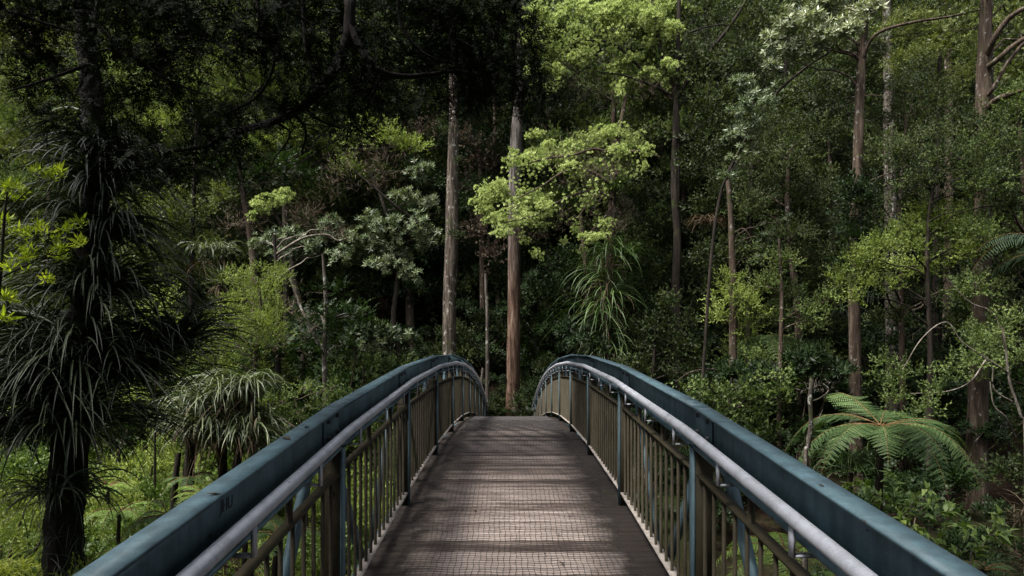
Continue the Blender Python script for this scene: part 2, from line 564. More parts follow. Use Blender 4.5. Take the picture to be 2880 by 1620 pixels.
def mat_ground():
    m, nt, b = newmat('forest_floor')
    n1 = noise(nt, .35, 6, .65)
    n2 = noise(nt, 9, 6, .7)
    c = ramp(nt, n2, [(.3, (.006, .004, .003)), (.5, (.016, .011, .008)), (.7, (.04, .028, .018))])
    f = ramp(nt, n1, [(.45, (0, 0, 0)), (.6, (1, 1, 1))])
    c = mixc(nt, f, c, ramp(nt, n2, [(.3, (.007, .010, .004)), (.7, (.022, .028, .009))]))
    nt.links.new(c, b.inputs['Base Color'])
    b.inputs['Roughness'].default_value = 1.0
    b.inputs['Specular IOR Level'].default_value = .03
    bump(nt, b, n2, .8, .06)
    return m


M['ground'] = mat_ground()

# ------------------------------------------------------------------ terrain


def H(x, y):
    x = np.asarray(x, float); y = np.asarray(y, float)
    D = np.interp(x, [-9, -3, 0, 4, 12], [1.25, 1.5, 2.2, 2.6, 2.4])
    t = np.clip((y + 1) / 25.5, 0, 1)
    z = -1.15 - D * np.sin(np.pi * t) ** 1.1
    h = np.clip(y - 25.5, 0, None)
    z = z + .52 * h + .0055 * h ** 2 * np.clip(1.6 - h / 60, .2, 1)
    z = z + .3 * np.clip(-2 - y, 0, None)
    z = z + .22 * np.clip(np.abs(x) - 11 - .5 * np.clip(y, 0, 60), 0, None)
    z = z + .18 * np.sin(x * .9 + 1.3) * np.sin(y * .7) + .1 * np.sin(x * 2.1 + y * 1.7)
    pad = np.exp(-(x / 1.6) ** 2) * ((y < -.3) | (y > 22))
    return z * (1 - .0 * pad)


def make_ground():
    n = 190
    xs = np.sign(np.linspace(-1, 1, n)) * np.abs(np.linspace(-1, 1, n)) ** 1.6 * 110
    ys = -45 + 165 * np.linspace(0, 1, n)
    X, Y = np.meshgrid(xs, ys)
    Z = H(X, Y) + .06 * np.sin(X * 3.1) * np.sin(Y * 2.7)
    v = np.stack([X, Y, Z], -1).reshape(-1, 3)
    i = np.arange(n - 1)[:, None] * n + np.arange(n - 1)[None]
    f = np.stack([i, i + 1, i + n + 1, i + n], -1).reshape(-1, 4)
    g = Geo(); g.add(v, f)
    o = g.build('ground', M['ground'], smooth=True)
    tag(o, kind='structure')


make_ground()

# ------------------------------------------------------------------ footbridge
BX = 0.042                                       # the bridge axis is a hand's breadth right of the camera
PZ = [(k + .505) * S for k in range(-2, 12)]     # posts along the bridge


def dz(y):
    """deck height: straight from post to post"""
    return float(np.interp(y, PZ, [-KB * (p - YC) ** 2 for p in PZ]))


def make_bridge():
    root = empty('footbridge', (BX, PZ[0], dz(PZ[0])),
                 'arched pedestrian bridge with blue steel channel rails, grey pipe handrails and wire mesh timber deck', 'bridge')
    org = (BX, PZ[0], dz(PZ[0]))

    def B(g, name, mat, parent=root, smooth=False):
        # children of parts share the root's origin
        for i in range(len(g.v)):
            g.v[i] = g.v[i] + np.array([BX, 0, 0], np.float32)
        return g.build(name, mat, parent, org, smooth)

    y0, y1 = PZ[0], PZ[-1]
    # deck boards
    g = Geo(); y = y0; r = random.Random(3); i = 0
    while y < y1:
        w = .196
        gap = .006 if r.random() < .7 else .012
        dzv = r.uniform(-.002, .002)
        a, b = y, y + w - gap
        x0, x1 = -.905 + r.uniform(-.01, .01), .905 + r.uniform(-.01, .01)
        t = r.uniform(.30, .70)
        za, zb = dz(a) + dzv, dz(b) + dzv
        # slightly cupped board in two strips
        m = (a + b) / 2
        g.beam_y(x0, x1, a, m, za - .05, za - .002, dz(m) - .05, dz(m) + .001, t)
        g.beam_y(x0, x1, m, b, dz(m) - .05, dz(m) + .001, zb - .05, zb - .002, t)
        y += w; i += 1
    B(g, 'deck', M['planks'])
    # wire mesh stapled over the boards
    g = Geo(); cell = .037
    ny = int((y1 - y0 - .3) / cell); ys = y0 + .15 + np.arange(ny) * cell
    nx = 41; xs = (np.arange(nx) - (nx - 1) / 2) * cell
    wob = lambda yy: .012 * np.sin(yy * 2.3) + .010 * np.sin(yy * 5.1 + 1) + .006 * np.sin(yy * 9 + .4)
    zz = np.array([dz(q) for q in ys])
    ed = np.abs(xs) / xs.max()
    for i in range(nx):
        e = ed[i] ** 4
        x = xs[i] + wob(ys) * (.35 + 1.6 * e) * (1 if xs[i] > 0 else -1) + .0035 * np.sin(ys * 31 + i)
        z = zz + .008 + .003 * np.sin(ys * 7 + i * .8) + e * .004
        g.tube(np.stack([x, ys, z], 1), .0016, 4, .5, caps=False)
    for j in range(0, ny):
        e = ed ** 4
        x = xs + wob(ys[j]) * (.35 + 1.6 * e) * np.sign(xs)
        yy = ys[j] + .004 * np.sin(xs * 13 + j * .37) + .006 * np.sin(xs * 4 + j * .05)
        z = zz[j] + .0105 + .003 * np.sin(ys[j] * 7 + np.arange(nx) * .8) + e * .004
        k = slice(0, nx, 2)
        g.tube(np.stack([x[k], yy[k], z[k]], 1), .0016, 4, .5, caps=False)
    B(g, 'wire_mesh', M['wire'])
    # under-deck bearers
    for k in range(len(PZ)):
        g = Geo(); p = PZ[k]; z = dz(p)
        g.box(-.98, .98, p - .04, p + .04, z - .2, z - .055)
        B(g, 'cross_bearer', M['blue'])

    for s in (-1, 1):
        def X(a, b):
            return (s * a, s * b) if s > 0 else (s * b, s * a)
        # upper channel rail: C section open to the walkway
        g = Geo()
        for k in range(len(PZ) - 1):
            a, b = PZ[k], PZ[k + 1]; za, zb = dz(a) + 1.10, dz(b) + 1.10
            x0, x1 = X(W2, W2 + .075)
            g.beam_y(x0, x1, a, b, za - .0115, za, zb - .0115, zb)
            g.beam_y(x0, x1, a, b, za - .200, za - .189, zb - .200, zb - .189)
            x0, x1 = X(W2 + .067, W2 + .0745)
            g.beam_y(x0, x1, a, b, za - .189, za - .0115, zb - .189, zb - .0115)
        rail = B(g, 'channel_rail', M['blue'])
        # lower chord below the deck edge
        g = Geo()
        for k in range(len(PZ) - 1):
            a, b = PZ[k], PZ[k + 1]; za, zb = dz(a) - .06, dz(b) - .06
            x0, x1 = X(W2 + .095, W2 + .17)
            g.beam_y(x0, x1, a, b, za - .2, za, zb - .2, zb)
        B(g, 'bottom_chord', M['blue'])
        for k in range(1, len(PZ) - 1):
            p = PZ[k]; z = dz(p) + 1.10
            # splice: weld seams across the top flange, cover plate and bolts on the web
            for q in (-.10, .10):
                g = Geo()
                y = p + q; zq = dz(y) + 1.10
                x0, x1 = X(W2 + .002, W2 + .073)
                g.beam_y(x0, x1, y - .004, y + .004, zq - .001, zq + .0022, zq - .001, zq + .0022)
                B(g, 'weld_seam', M['scratch'], rail)
            g = Geo()
            x0, x1 = X(W2 + .058, W2 + .0665)
            g.beam_y(x0, x1, p - .13, p + .13, dz(p - .13) + .925, dz(p - .13) + 1.08, dz(p + .13) + .925, dz(p + .13) + 1.08)
            B(g, 'splice_plate', M['blue'], rail)
            for q in (-.085, .085):
                for zo in (.96, 1.04):
                    g = Geo(); y = p + q; zq = dz(y) + zo
                    xa, xb = s * (W2 + .0575), s * (W2 + .043)
                    g.tube([(xa, y, zq), (xb, y, zq)], .012, 6)
                    B(g, 'bolt', M['bolt'], rail)
        # handrail pipe, bent at each post
        pts = []
        for k in range(len(PZ) - 1):
            a, b = PZ[k], PZ[k + 1]
            for q in ((.03, .97) if k else (0, .97)):
                yy = a + (b - a) * q
                pts.append((s * (W2 - .032), yy, dz(yy) + .985))
        pts.append((s * (W2 - .032), PZ[-1], dz(PZ[-1]) + .985))
        g = Geo(); g.tube(pts, .0230, 16, .5)
        pipe = B(g, 'handrail', M['galv'], smooth=True)
        for k in range(1, len(PZ) - 1):      # joint rings
            g = Geo(); y = PZ[k] + .3; z = dz(y) + .985
            dd = (dz(y + .02) - dz(y)) / .02
            g.tube([(s * (W2 - .032), y, z), (s * (W2 - .032), y + .012, z + .012 * dd)], .0258, 16, .5)
            B(g, 'pipe_collar', M['galv'], pipe, True)
        for k in range(len(PZ) - 1):         # hook brackets under the pipe
            for q in (.10, .43, .76):
                y = PZ[k] + q * S; z = dz(y)
                g = Geo()
                x0, x1 = X(W2 - .036, W2 - .028)
                g.box(x0, x1, y - .016, y + .016, z + .868, z + .963)
                x0, x1 = X(W2 - .028, W2 + .045)
                g.box(x0, x1, y - .0155, y + .0155, z + .868, z + .876)
                x0, x1 = X(W2 + .037, W2 + .045)
                g.box(x0, x1, y - .015, y + .015, z + .876, z + .899)
                B(g, 'handrail_bracket', M['galv'], pipe)
        # posts
        for k in range(len(PZ)):
            p = PZ[k]; z = dz(p); g = Geo()
            x0, x1 = X(W2, W2 + .010)
            g.box(x0, x1, p - .034, p + .034, z - .15, z + .955)
            post = B(g, 'post', M['blue'])
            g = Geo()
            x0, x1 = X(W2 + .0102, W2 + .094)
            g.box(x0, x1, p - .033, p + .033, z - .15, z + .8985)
            B(g, 'shaded_post_web', M['bronze'], post)  # dark paint stands in for the shade on the post's near face
            for zo in (.18, .70):
                g = Geo()
                g.tube([(s * (W2 + .05), p - .0295, z + zo), (s * (W2 + .05), p - .045, z + zo)], .012, 6)
                B(g, 'bolt', M['bolt'], post)
        # diagonal braces outside the panels
        for k in range(len(PZ) - 1):
            a, b = PZ[k], PZ[k + 1]; m = (a + b) / 2
            for (ya, yb) in ((a + .14, m - .05), (b - .14, m + .05)):
                g = Geo(); x0, x1 = X(W2 + .098, W2 + .128)
                za, zb = dz(ya) + .905, dz(yb) - .10
                hw = .048
                g.hexa([(x0, yb - hw, zb), (x1, yb - hw, zb), (x1, yb + hw, zb), (x0, yb + hw, zb),
                        (x0, ya - hw, za), (x1, ya - hw, za), (x1, ya + hw, za), (x0, ya + hw, za)])
                B(g, 'diagonal_brace', M['blue'])
    # baluster panels
    far = Geo()
    for s in (-1, 1):
        for k in range(len(PZ) - 1):
            a, b = PZ[k] + .040, PZ[k + 1] - .040
            xc = s * (W2 + .034)
            g = Geo()
            g.beam_y(xc - .022, xc + .022, a, b, dz(a) + .776, dz(a) + .786, dz(b) + .776, dz(b) + .786)
            pan = B(g, 'railing_panel', M['bronze'])
            g = Geo()
            g.beam_y(xc - .026, xc + .026, a, b, dz(a) + .098, dz(a) + .108, dz(b) + .098, dz(b) + .108)
            B(g, 'bottom_rail', M['dusty'], pan)
            for q in (.34, .68):
                y = a + (b - a) * q; g = Geo()
                g.tube([(xc, y, dz(y) + .784), (xc, y, dz(y) + .9005)], .0145, 8)
                B(g, 'standoff', M['bronze'], pan)
            for i in range(15):
                y = a + (b - a) * (i + .5) / 15
                pts = [(xc, y, dz(y) + .106), (xc, y, dz(y) + .7775)]
                if 2 <= k <= 4:
                    g = Geo(); g.tube(pts, .0095, 8)
                    B(g, 'baluster', M['bronze'], pan, True)
                else:
                    far.tube(pts, .0095, 6)
    o = B(far, 'far_balusters', M['bronze'], smooth=True)
    o['kind'] = 'stuff'
    # faded scrawl on the left rail's web
    cu = bpy.data.curves.new('scrawl', 'FONT'); cu.body = 'JHU'; cu.size = .055; cu.extrude = .0006
    to = bpy.data.objects.new('scrawl_text', cu); COL.objects.link(to)
    bpy.context.view_layer.update()
    me = bpy.data.meshes.new_from_object(to.evaluated_get(bpy.context.evaluated_depsgraph_get()))
    bpy.data.objects.remove(to)
    me.materials.clear(); me.materials.append(M['bolt'])
    so = bpy.data.objects.new('graffiti', me); COL.objects.link(so)
    so.parent = root
    yy = 2.02
    wx = BX - (W2 + .0655)
    so.location = (wx - org[0], yy - org[1], dz(yy) + 1.0 - org[2])
    so.rotation_euler = (math.radians(90), 0, math.radians(90))
    # ramped abutments of concrete under both ends
    return root


make_bridge()

# things lying on the bridge
def fallen(y, x, zoff, az, L=.05):
    g = Geo()
    v = leaf(L, L * .45, .3, .0)
    v = np.stack([v[:, 0], v[:, 2] - L / 2, v[:, 1] * .6], 1)
    v2 = v + np.array([0, 0, .0012])
    g.add(np.concatenate([v, v2]), [(0, 1, 2, 3), (4, 7, 6, 5), (0, 4, 5, 1), (1, 5, 6, 2), (2, 6, 7, 3), (3, 7, 4, 0)], .5)
    o = g.build('fallen_leaf', M['brown'])
    o.location = (x, y, dz(y) + zoff); o.rotation_euler = (math.atan2(dz(y + .1) - dz(y - .1), .2), 0, az)
    return o


for lab, y, x, zo, L in (
        ('dry curled leaf on the left blue rail nearest the viewer', 1.87, BX - W2 - .02, 1.1022, .035),
        ('brown leaf scrap on the left blue rail halfway to its first joint', 2.55, BX - W2 - .045, 1.1022, .06),
        ('small dark leaf beside the brown scrap on the left blue rail', 2.75, BX - W2 - .025, 1.1022, .04),
        ('pale dry leaf on the wire mesh right of the deck centre', 4.15, .32, .014, .055),
        ('small tan leaf lying by the right edge of the wire mesh', 5.3, .62, .014, .045),
        ('brown leaf on the dark plank ends at the left railing', 4.5, -.76, .003, .05),
        ('tiny leaf on the right blue rail close to the viewer', 1.95, BX + W2 + .02, 1.1022, .02)):
    o = fallen(y, x, zo, random.uniform(0, 6), L)
    tag(o, lab, 'leaf', 'dry leaves fallen on the bridge')

for i in range(34):
    xx = random.uniform(-.85, .85); yy = random.uniform(3.6, 15) if i % 3 else random.uniform(3.6, 8)
    o = fallen(yy, xx, .014 if abs(xx) < .74 else .004, random.uniform(0, 6), random.uniform(.025, .06))
    tag(o, 'small dry leaf caught on the wire mesh of the bridge deck', 'leaf', 'small dry leaves scattered over the deck')

# ------------------------------------------------------------------ leaf kinds
PR = {
    'lime': [rosette(9, .075, .036, 15, 95, s, .03) for s in range(4)],
    'needle': [sprig(34, .26, .050, .013, 55, s, .12) for s in range(4)],
    'fine': [sprig(15, .26, .072, .030, 60, s, .12, False) for s in range(4)],
    'small': [sprig(11, .30, .115, .052, 60, s, .12, False) for s in range(4)],
    'round': [sprig(9, .34, .12, .085, 70, s, .12) for s in range(4)],
    'whorl': [rosette(10, .15, .042, 35, 110, s, .03) for s in range(4)],
    'big': [rosette(9, .17, .062, 30, 105, s, .03) for s in range(4)],
    'far': [sprig(9, .42, .17, .075, 65, s, .12, False) for s in range(4)],
    'farfine': [sprig(11, .45, .17, .075, 60, s, .15, False) for s in range(4)],
    'lance': [rosette(7, .115, .030, 40, 100, s, .05, .3) for s in range(4)],
    'bare': [sprig(9, .5, .26, .015, 40, s, .25, False) for s in range(4)],
}
FLAT = {'needle', 'round'}
DENS = {'lime': 230, 'needle': 260, 'fine': 150, 'small': 95, 'round': 55, 'whorl': 65, 'big': 70, 'far': 38, 'farfine': 40, 'lance': 70, 'bare': 40}


def clump(geo, kind, c, rx, ry, rz, dens=1.0, up=.5, scale=1.0, nsub=10, low=-.62):
    area = (rx * ry + rx * rz + ry * rz) / 3 * 4
    n = max(6, int(DENS[kind] * dens * area / scale ** 2))
    p, d, sub = blob_points(c, rx, ry, rz, n, nsub, low)
    dirs = d + np.array([0, 0, up]) + rng.normal(size=d.shape) * .35
    which = rng.integers(0, 4, n)
    tt = np.clip(rng.uniform(.2, .8, n) + rng.normal() * .13, 0, 1)
    for w in range(4):
        m = which == w
        inst(geo, PR[kind][w], p[m], dirs[m], scale * rng.uniform(.7, 1.2, m.sum()), flat=kind in FLAT, tint=tt[m])
    return sub


def limb(geo, a, b, r0, r1, sag=.12, n=7, k=5):
    a, b = np.asarray(a, float), np.asarray(b, float)
    L = np.linalg.norm(b - a)
    t = np.linspace(0, 1, n)[:, None]
    p = a + (b - a) * t + np.array([0, 0, 1.0]) * sag * L * np.sin(np.pi * t)
    p[1:-1] += rng.normal(size=(n - 2, 3)) * L * .03
    geo.tube(p, r0 + (r1 - r0) * t[:, 0] ** .8, k, .5, caps=False)


class Tree:
    """a trunk noted down as (u, v, width) in the photo at distance Y, and lumps of foliage around it"""
    def __init__(self, name, label, cat, Y, trunk, bark, group=None, ground=True, k=12, lean=0.0, rough=.05):
        w = [P(u, v, Y + lean * i) for i, (u, v, q) in enumerate(trunk)]
        r = [q / FD * Y / 2 for u, v, q in trunk]
        if ground:
            b = w[0].copy(); gz = float(H(b[0], b[1])) - .15
            if gz < b[2] - .3:
                w.insert(0, np.array([b[0], b[1], gz])); r.insert(0, r[0] * 1.25)
        self.base = w[0].copy()
        self.root = empty(name, self.base, label, cat, group)
        self.pts = smooth_path(w, 6)
        self.rad = np.interp(np.linspace(0, 1, len(self.pts)), np.linspace(0, 1, len(r)), r)
        g = Geo(); g.tube(self.pts, self.rad, k, .5, caps=False, rough=rough)
        self.Y, self.bark = Y, bark
        self.trunk = g.build('trunk', M[bark], self.root, self.base, True)
        self.geos, self.br = {}, Geo()

    def at(self, z):
        i = np.argmin(np.abs(self.pts[:, 2] - z))
        return self.pts[i], self.rad[i]

    def clumps(self, lst, kind, mat, dens=1.0, up=.5, scale=1.0, dy=.7, part='crown', limbs=True, deep=.8, nsub=10, low=-.62):
        g = self.geos.setdefault((part, mat), Geo())
        for c in lst:
            u, v, ru, rv = c[:4]
            Y = self.Y + (c[4] if len(c) > 4 else rng.uniform(-dy, dy))
            p = P(u, v, Y); rx, rz = ru / FD * Y, rv / FD * Y
            sub = clump(g, kind, p, rx, (rx + rz) / 2 * deep, rz, dens, up, scale, nsub, low)
            if limbs:
                dist = math.hypot(p[0] - self.base[0], p[1] - self.base[1])
                q, r = self.at(p[2] - .35 * dist)
                limb(self.br, q, p, min(r * .5, .012 + .012 * dist), .012)
                for s in sub[:5]:
                    limb(self.br, p, s, .011, .004, .05, 5, 4)
        return self

    def branch(self, pts, w0, w1):
        p = smooth_path([P(u, v, self.Y + d) for u, v, d in pts], 5)
        self.br.tube(p, np.linspace(w0, w1, len(p)) / FD * self.Y / 2, 6, .5, caps=False, rough=.08)
        return self

    def done(self, twig=None):
        for (part, mat), g in self.geos.items():
            if g.n:
                g.build(part, M[mat], self.root, self.base)
        if self.br.n:
            self.br.build('branches', M[twig or self.bark], self.root, self.base, True)
        return self

# ------------------------------------------------------------------ the forest, noted down plant by plant
# the straight red-brown trunk at the far end of the bridge
Tree('tall_tree', 'tall straight red-brown trunk standing in line with the far end of the bridge', 'tree', 26,
     [(1289, 1049, 37), (1291, 900, 34), (1293, 750, 32), (1293, 600, 31), (1294, 480, 31), (1297, 380, 32), (1301, 300, 27), (1309, 190, 24), (1312, 60, 22), (1316, -120, 18)],
     'bark_central', k=16, rough=.03).clumps(
    [(1240, 40, 70, 60), (1370, -20, 80, 60), (1300, -90, 110, 70), (1270, 200, 40, 40, 1.2)], 'farfine', 'dull', 1.2).done()
Tree('tall_tree', 'grey-brown trunk with small epiphyte tufts, left of the far end of the bridge', 'tree', 27,
     [(1131, 890, 34), (1131, 760, 33), (1136, 620, 33), (1137, 520, 31), (1139, 430, 29), (1141, 320, 24), (1139, 200, 19), (1137, 60, 18), (1135, -100, 14)],
     'bark_grey', k=16, rough=.03).clumps(
    [(1120, 330, 14, 10, -.45), (1152, 405, 14, 10, -.45), (1145, 595, 20, 12, -.5), (1113, 300, 10, 14, -.4)], 'small', 'dull', 1.5, part='epiphytes', limbs=False, scale=.6).clumps(
    [(1110, 60, 90, 60), (1160, -30, 100, 60), (1060, -60, 80, 50)], 'farfine', 'olive', 1.1).done()

# lime green foliage in front of the central trunk
t = Tree('lime_foliage_tree', 'tree with bright lime green foliage spread across the central trunk', 'tree', 23.5,
         [(1528, 930, 24), (1530, 800, 22), (1535, 650, 20), (1540, 520, 18), (1548, 400, 15), (1560, 320, 11), (1575, 240, 8)], 'bark_mid', lean=.08)
t.clumps([(1232, 488, 44, 36), (1212, 515, 28, 26), (1262, 470, 22, 26), (1325, 508, 62, 24), (1370, 525, 32, 30), (1282, 550, 56, 30), (1262, 585, 32, 18), (1340, 560, 50, 22),
          (1308, 412, 36, 24), (1345, 398, 34, 22), (1378, 378, 38, 26), (1415, 398, 40, 24), (1450, 362, 46, 28), (1500, 345, 46, 26), (1545, 335, 48, 26), (1588, 358, 44, 32),
          (1345, 338, 26, 12), (1430, 425, 34, 16), (1482, 506, 34, 20), (1448, 575, 16, 16), (1470, 600, 24, 20), (1502, 596, 30, 14), (1462, 632, 18, 12), (1530, 560, 20, 12),
          (1625, 385, 24, 20), (1560, 380, 36, 18), (1290, 385, 16, 12)],
         'lime', 'lime', .8, scale=.8, dy=1.1, limbs=False, nsub=22, deep=1.3, low=-.3)
t.clumps([(u + rng.uniform(-50, 50), v + rng.uniform(10, 60), rng.uniform(12, 28), rng.uniform(14, 30)) for u, v in ((1240, 500), (1300, 560), (1350, 520), (1400, 420), (1450, 400), (1500, 380), (1550, 370), (1600, 380), (1480, 530), (1340, 400), (1380, 460), (1520, 440), (1290, 470), (1440, 590), (1560, 420), (1320, 580))],
         'lime', 'lime', .6, scale=.8, dy=.9, limbs=False, part='hanging_sprays')
t.clumps([(1310, 440, 90, 50), (1420, 400, 100, 50), (1530, 380, 110, 60), (1290, 540, 90, 56), (1480, 540, 70, 50), (1580, 430, 60, 50), (1390, 500, 60, 40), (1500, 460, 60, 50)], 'lime', 'lime', .1, dy=1.2, limbs=False, part='sparse_sprays', nsub=20)
t.clumps([(1470, 395, 90, 40), (1560, 430, 60, 40), (1500, 525, 60, 40), (1330, 600, 70, 16), (1540, 585, 50, 36), (1570, 540, 36, 46), (1400, 560, 40, 24), (1480, 450, 90, 20)],
         'bare', 'brown', .8, part='dead_twigs', limbs=False, scale=.8)
t.branch([(1545, 470, 0), (1480, 430, -.4), (1420, 432, -.6), (1360, 470, -.8), (1300, 500, -1)], 10, 3)
t.branch([(1543, 500, 0), (1490, 480, -.2), (1420, 500, -.4), (1350, 540, -.6), (1270, 560, -.8)], 10, 3)
t.branch([(1550, 400, 0), (1500, 375, -.3), (1440, 390, -.5), (1370, 400, -.7), (1300, 420, -.8)], 9, 3)
t.branch([(1552, 390, 0), (1600, 380, -.3), (1660, 395, -.3)], 7, 3)
t.branch([(1540, 520, 0), (1510, 560, -.3), (1470, 600, -.4), (1455, 640, -.4)], 6, 2)
t.done()
t = Tree('lime_foliage_tree', 'tall tree with lime green crown at the top, right of the central trunk', 'tree', 24.5,
         [(1708, 940, 15), (1706, 800, 14), (1702, 600, 13), (1704, 420, 12), (1700, 250, 11), (1660, 120, 10), (1640, -20, 9), (1640, -120, 6)], 'bark_dark')
t.clumps([(1575, 160, 44, 30), (1620, 195, 36, 24), (1650, 205, 34, 22), (1690, 165, 26, 18), (1600, 215, 50, 18), (1380, 62, 46, 28), (1420, 40, 36, 24), (1455, 92, 44, 26), (1545, 22, 60, 26), (1480, 30, 40, 22),
          (1640, 62, 46, 34), (1690, 80, 30, 26), (1670, 15, 50, 22), (1450, 150, 34, 20), (1385, 130, 34, 22), (1350, 30, 30, 20), (1590, 75, 40, 20), (1520, 70, 26, 14), (1710, 30, 30, 22), (1360, 175, 34, 22),
          (1340, 100, 30, 24), (1400, 190, 24, 16)],
         'lime', 'lime', 1.1, scale=.95, limbs=False, nsub=20, deep=1.3, low=-.3)
t.clumps([(u + rng.uniform(-60, 60), v + rng.uniform(-10, 50), rng.uniform(16, 34), rng.uniform(14, 30)) for u, v in ((1360, 60), (1400, 110), (1450, 60), (1500, 100), (1560, 60), (1600, 130), (1650, 110), (1690, 60), (1580, 200), (1640, 220), (1690, 200), (1380, 190), (1440, 140), (1540, 180), (1340, 20), (1480, 20), (1620, 20), (1700, 130), (1520, 40))],
         'lime', 'lime', 1.0, scale=1.05, limbs=False, part='hanging_sprays')
t.clumps([(1420, 100, 110, 70), (1520, 80, 110, 80), (1620, 110, 110, 80), (1680, 190, 70, 60), (1380, 180, 70, 60), (1590, 230, 80, 50), (1450, 30, 110, 50), (1600, 20, 110, 50)], 'lime', 'lime', .18, limbs=False, part='sparse_sprays', nsub=20)
t.clumps([(1430, 175, 60, 36), (1500, 190, 60, 36), (1620, 240, 60, 22), (1540, 110, 60, 30), (1470, 240, 60, 30)], 'bare', 'brown', .8, part='dead_twigs', limbs=False)
t.clumps([(1480, 130, 110, 50, .8), (1600, 120, 90, 60, .8), (1420, 230, 90, 40, .9), (1650, 260, 60, 40, .6)], 'farfine', 'dull', .9, part='inner_foliage', limbs=False)
t.branch([(1690, 250, 0), (1620, 180, -.3), (1540, 110, -.5), (1440, 100, -.8)], 10, 3)
t.branch([(1690, 240, 0), (1640, 215, -.4), (1570, 190, -.5), (1500, 180, -.6)], 8, 3)
t.done()

# right: trees with visible trunks
t = Tree('forest_tree', 'slender brown trunk rising out of the big tree fern into pale leathery leaves', 'tree', 19.5,
         [(2152, 1070, 32), (2152, 960, 31), (2150, 850, 29), (2148, 740, 28), (2150, 600, 26), (2156, 440, 23), (2160, 320, 24), (2166, 180, 22), (2175, 60, 18), (2180, -80, 13)], 'bark_mid', k=14)
t.clumps([(2000, 60, 60, 42), (2060, 40, 60, 40), (2110, 85, 60, 34), (2150, 50, 50, 40), (2190, 25, 44, 36), (1985, 120, 50, 30), (1945, 100, 34, 30), (2040, 130, 48, 26), (2165, 125, 30, 44), (1960, 165, 40, 18), (2090, 10, 70, 30), (2215, 110, 22, 26)],
         'big', 'pale', 1.15, scale=1.0)
t.clumps([(1890, 215, 50, 36), (1870, 300, 40, 40), (1905, 265, 44, 30), (1850, 350, 30, 24), (1940, 250, 30, 22)], 'whorl', 'grey', .8, limbs=False)

t.branch([(2165, 160, 0), (2200, 90, -.4), (2280, 60, -.8), (2400, 40, -1), (2500, 15, -1)], 10, 4)
t.branch([(2156, 470, 0), (2145, 520, -.2), (2138, 560, -.3)], 6, 3)
t.branch([(2150, 470, 0), (2200, 450, -.3), (2250, 430, -.4)], 6, 3)
t.done()
t = Tree('forest_tree', 'pale lichen mottled trunk second from the right behind fine green foliage', 'tree', 23,
         [(2245, 960, 32), (2243, 820, 28), (2240, 650, 28), (2240, 480, 27), (2236, 330, 26), (2236, 200, 24), (2232, 60, 22), (2228, -100, 18)], 'bark_pale', k=14)
t.clumps([(2240, -40, 120, 60), (2160, -20, 80, 50), (2330, 30, 70, 60), (2300, 150, 60, 50)], 'farfine', 'dull', 1.2).done()
t = Tree('forest_tree', 'thick red-brown trunk with long bare limbs at the right edge', 'tree', 18,
         [(2452, 1290, 54), (2456, 1150, 46), (2460, 1000, 42), (2466, 800, 38), (2472, 600, 36), (2474, 400, 35), (2476, 220, 36), (2478, 80, 28), (2484, -40, 24), (2490, -140, 20)], 'bark_mid', k=16)
t.branch([(2478, 150, 0), (2500, 100, -.4), (2535, 50, -.7), (2580, 20, -1), (2650, 0, -1)], 16, 9)
t.branch([(2476, 175, 0), (2510, 150, -.5), (2550, 115, -.8), (2600, 85, -1), (2700, 40, -1)], 14, 8)
t.branch([(2476, 290, 0), (2500, 255, -.4), (2540, 238, -.7), (2600, 220, -.9), (2700, 200, -1)], 14, 8)
t.branch([(2474, 250, 0), (2500, 220, -.3), (2540, 150, -.4), (2620, 60, -.6)], 12, 7)
t.clumps([(2560, 40, 60, 40, 1), (2540, -30, 90, 50), (2620, 100, 70, 60), (2430, -60, 90, 60), (2560, 170, 60, 40, 1.5), (2380, 90, 60, 50, 1)], 'farfine', 'olive', .8).done()
t = Tree('forest_tree', 'slim brown trunk with mossy bark left of the tree fern', 'tree', 21,
         [(1845, 1030, 22), (1845, 950, 20), (1844, 850, 19), (1845, 740, 18), (1842, 640, 16), (1838, 540, 13), (1830, 440, 10)], 'bark_mid')
t.clumps([(1850, 745, 70, 40), (1905, 810, 50, 40), (1820, 810, 50, 34), (1880, 760, 60, 30), (1830, 700, 36, 24), (1870, 850, 40, 20)], 'fine', 'finebright', .85, scale=1.1)
t.clumps([(1930, 600, 50, 40), (1900, 650, 40, 26), (1960, 560, 30, 24)], 'whorl', 'grey', .5, scale=.8)
t.branch([(1845, 950, 0), (1800, 930, -.3), (1740, 935, -.5), (1700, 960, -.6)], 6, 2)
t.branch([(1845, 970, 0), (1790, 975, -.3), (1750, 1000, -.5)], 5, 2)
t.branch([(1842, 590, 0), (1870, 575, -.2), (1890, 600, -.3)], 5, 2)
t.done()
t = Tree('forest_tree', 'thin dark trunk carrying fresh green sprays beneath the twisted twigs at right', 'tree', 16.5,
         [(2338, 1010, 15), (2340, 900, 14), (2336, 780, 12), (2332, 660, 11), (2335, 560, 9), (2345, 480, 7)], 'bark_dark')
t.clumps([(2330, 600, 90, 40), (2250, 620, 90, 34), (2180, 660, 80, 34), (2130, 700, 60, 34), (2400, 580, 80, 40), (2420, 640, 70, 36), (2290, 670, 90, 30), (2210, 720, 60, 24), (2350, 540, 80, 34), (2470, 610, 50, 40), (2140, 750, 40, 18), (2300, 560, 70, 26)],
         'fine', 'finebright', 1.0, scale=1.0)
t.clumps([(2330, 430, 90, 50), (2420, 400, 100, 50), (2460, 320, 80, 44), (2370, 340, 80, 44), (2290, 380, 70, 40), (2500, 450, 70, 50), (2300, 470, 70, 36), (2440, 480, 80, 40), (2540, 380, 50, 60), (2540, 520, 40, 50)],
         'fine', 'dull', .95, scale=1.15)
t.branch([(2335, 560, 0), (2370, 540, -.3), (2420, 530, -.4)], 5, 2)
t.done()
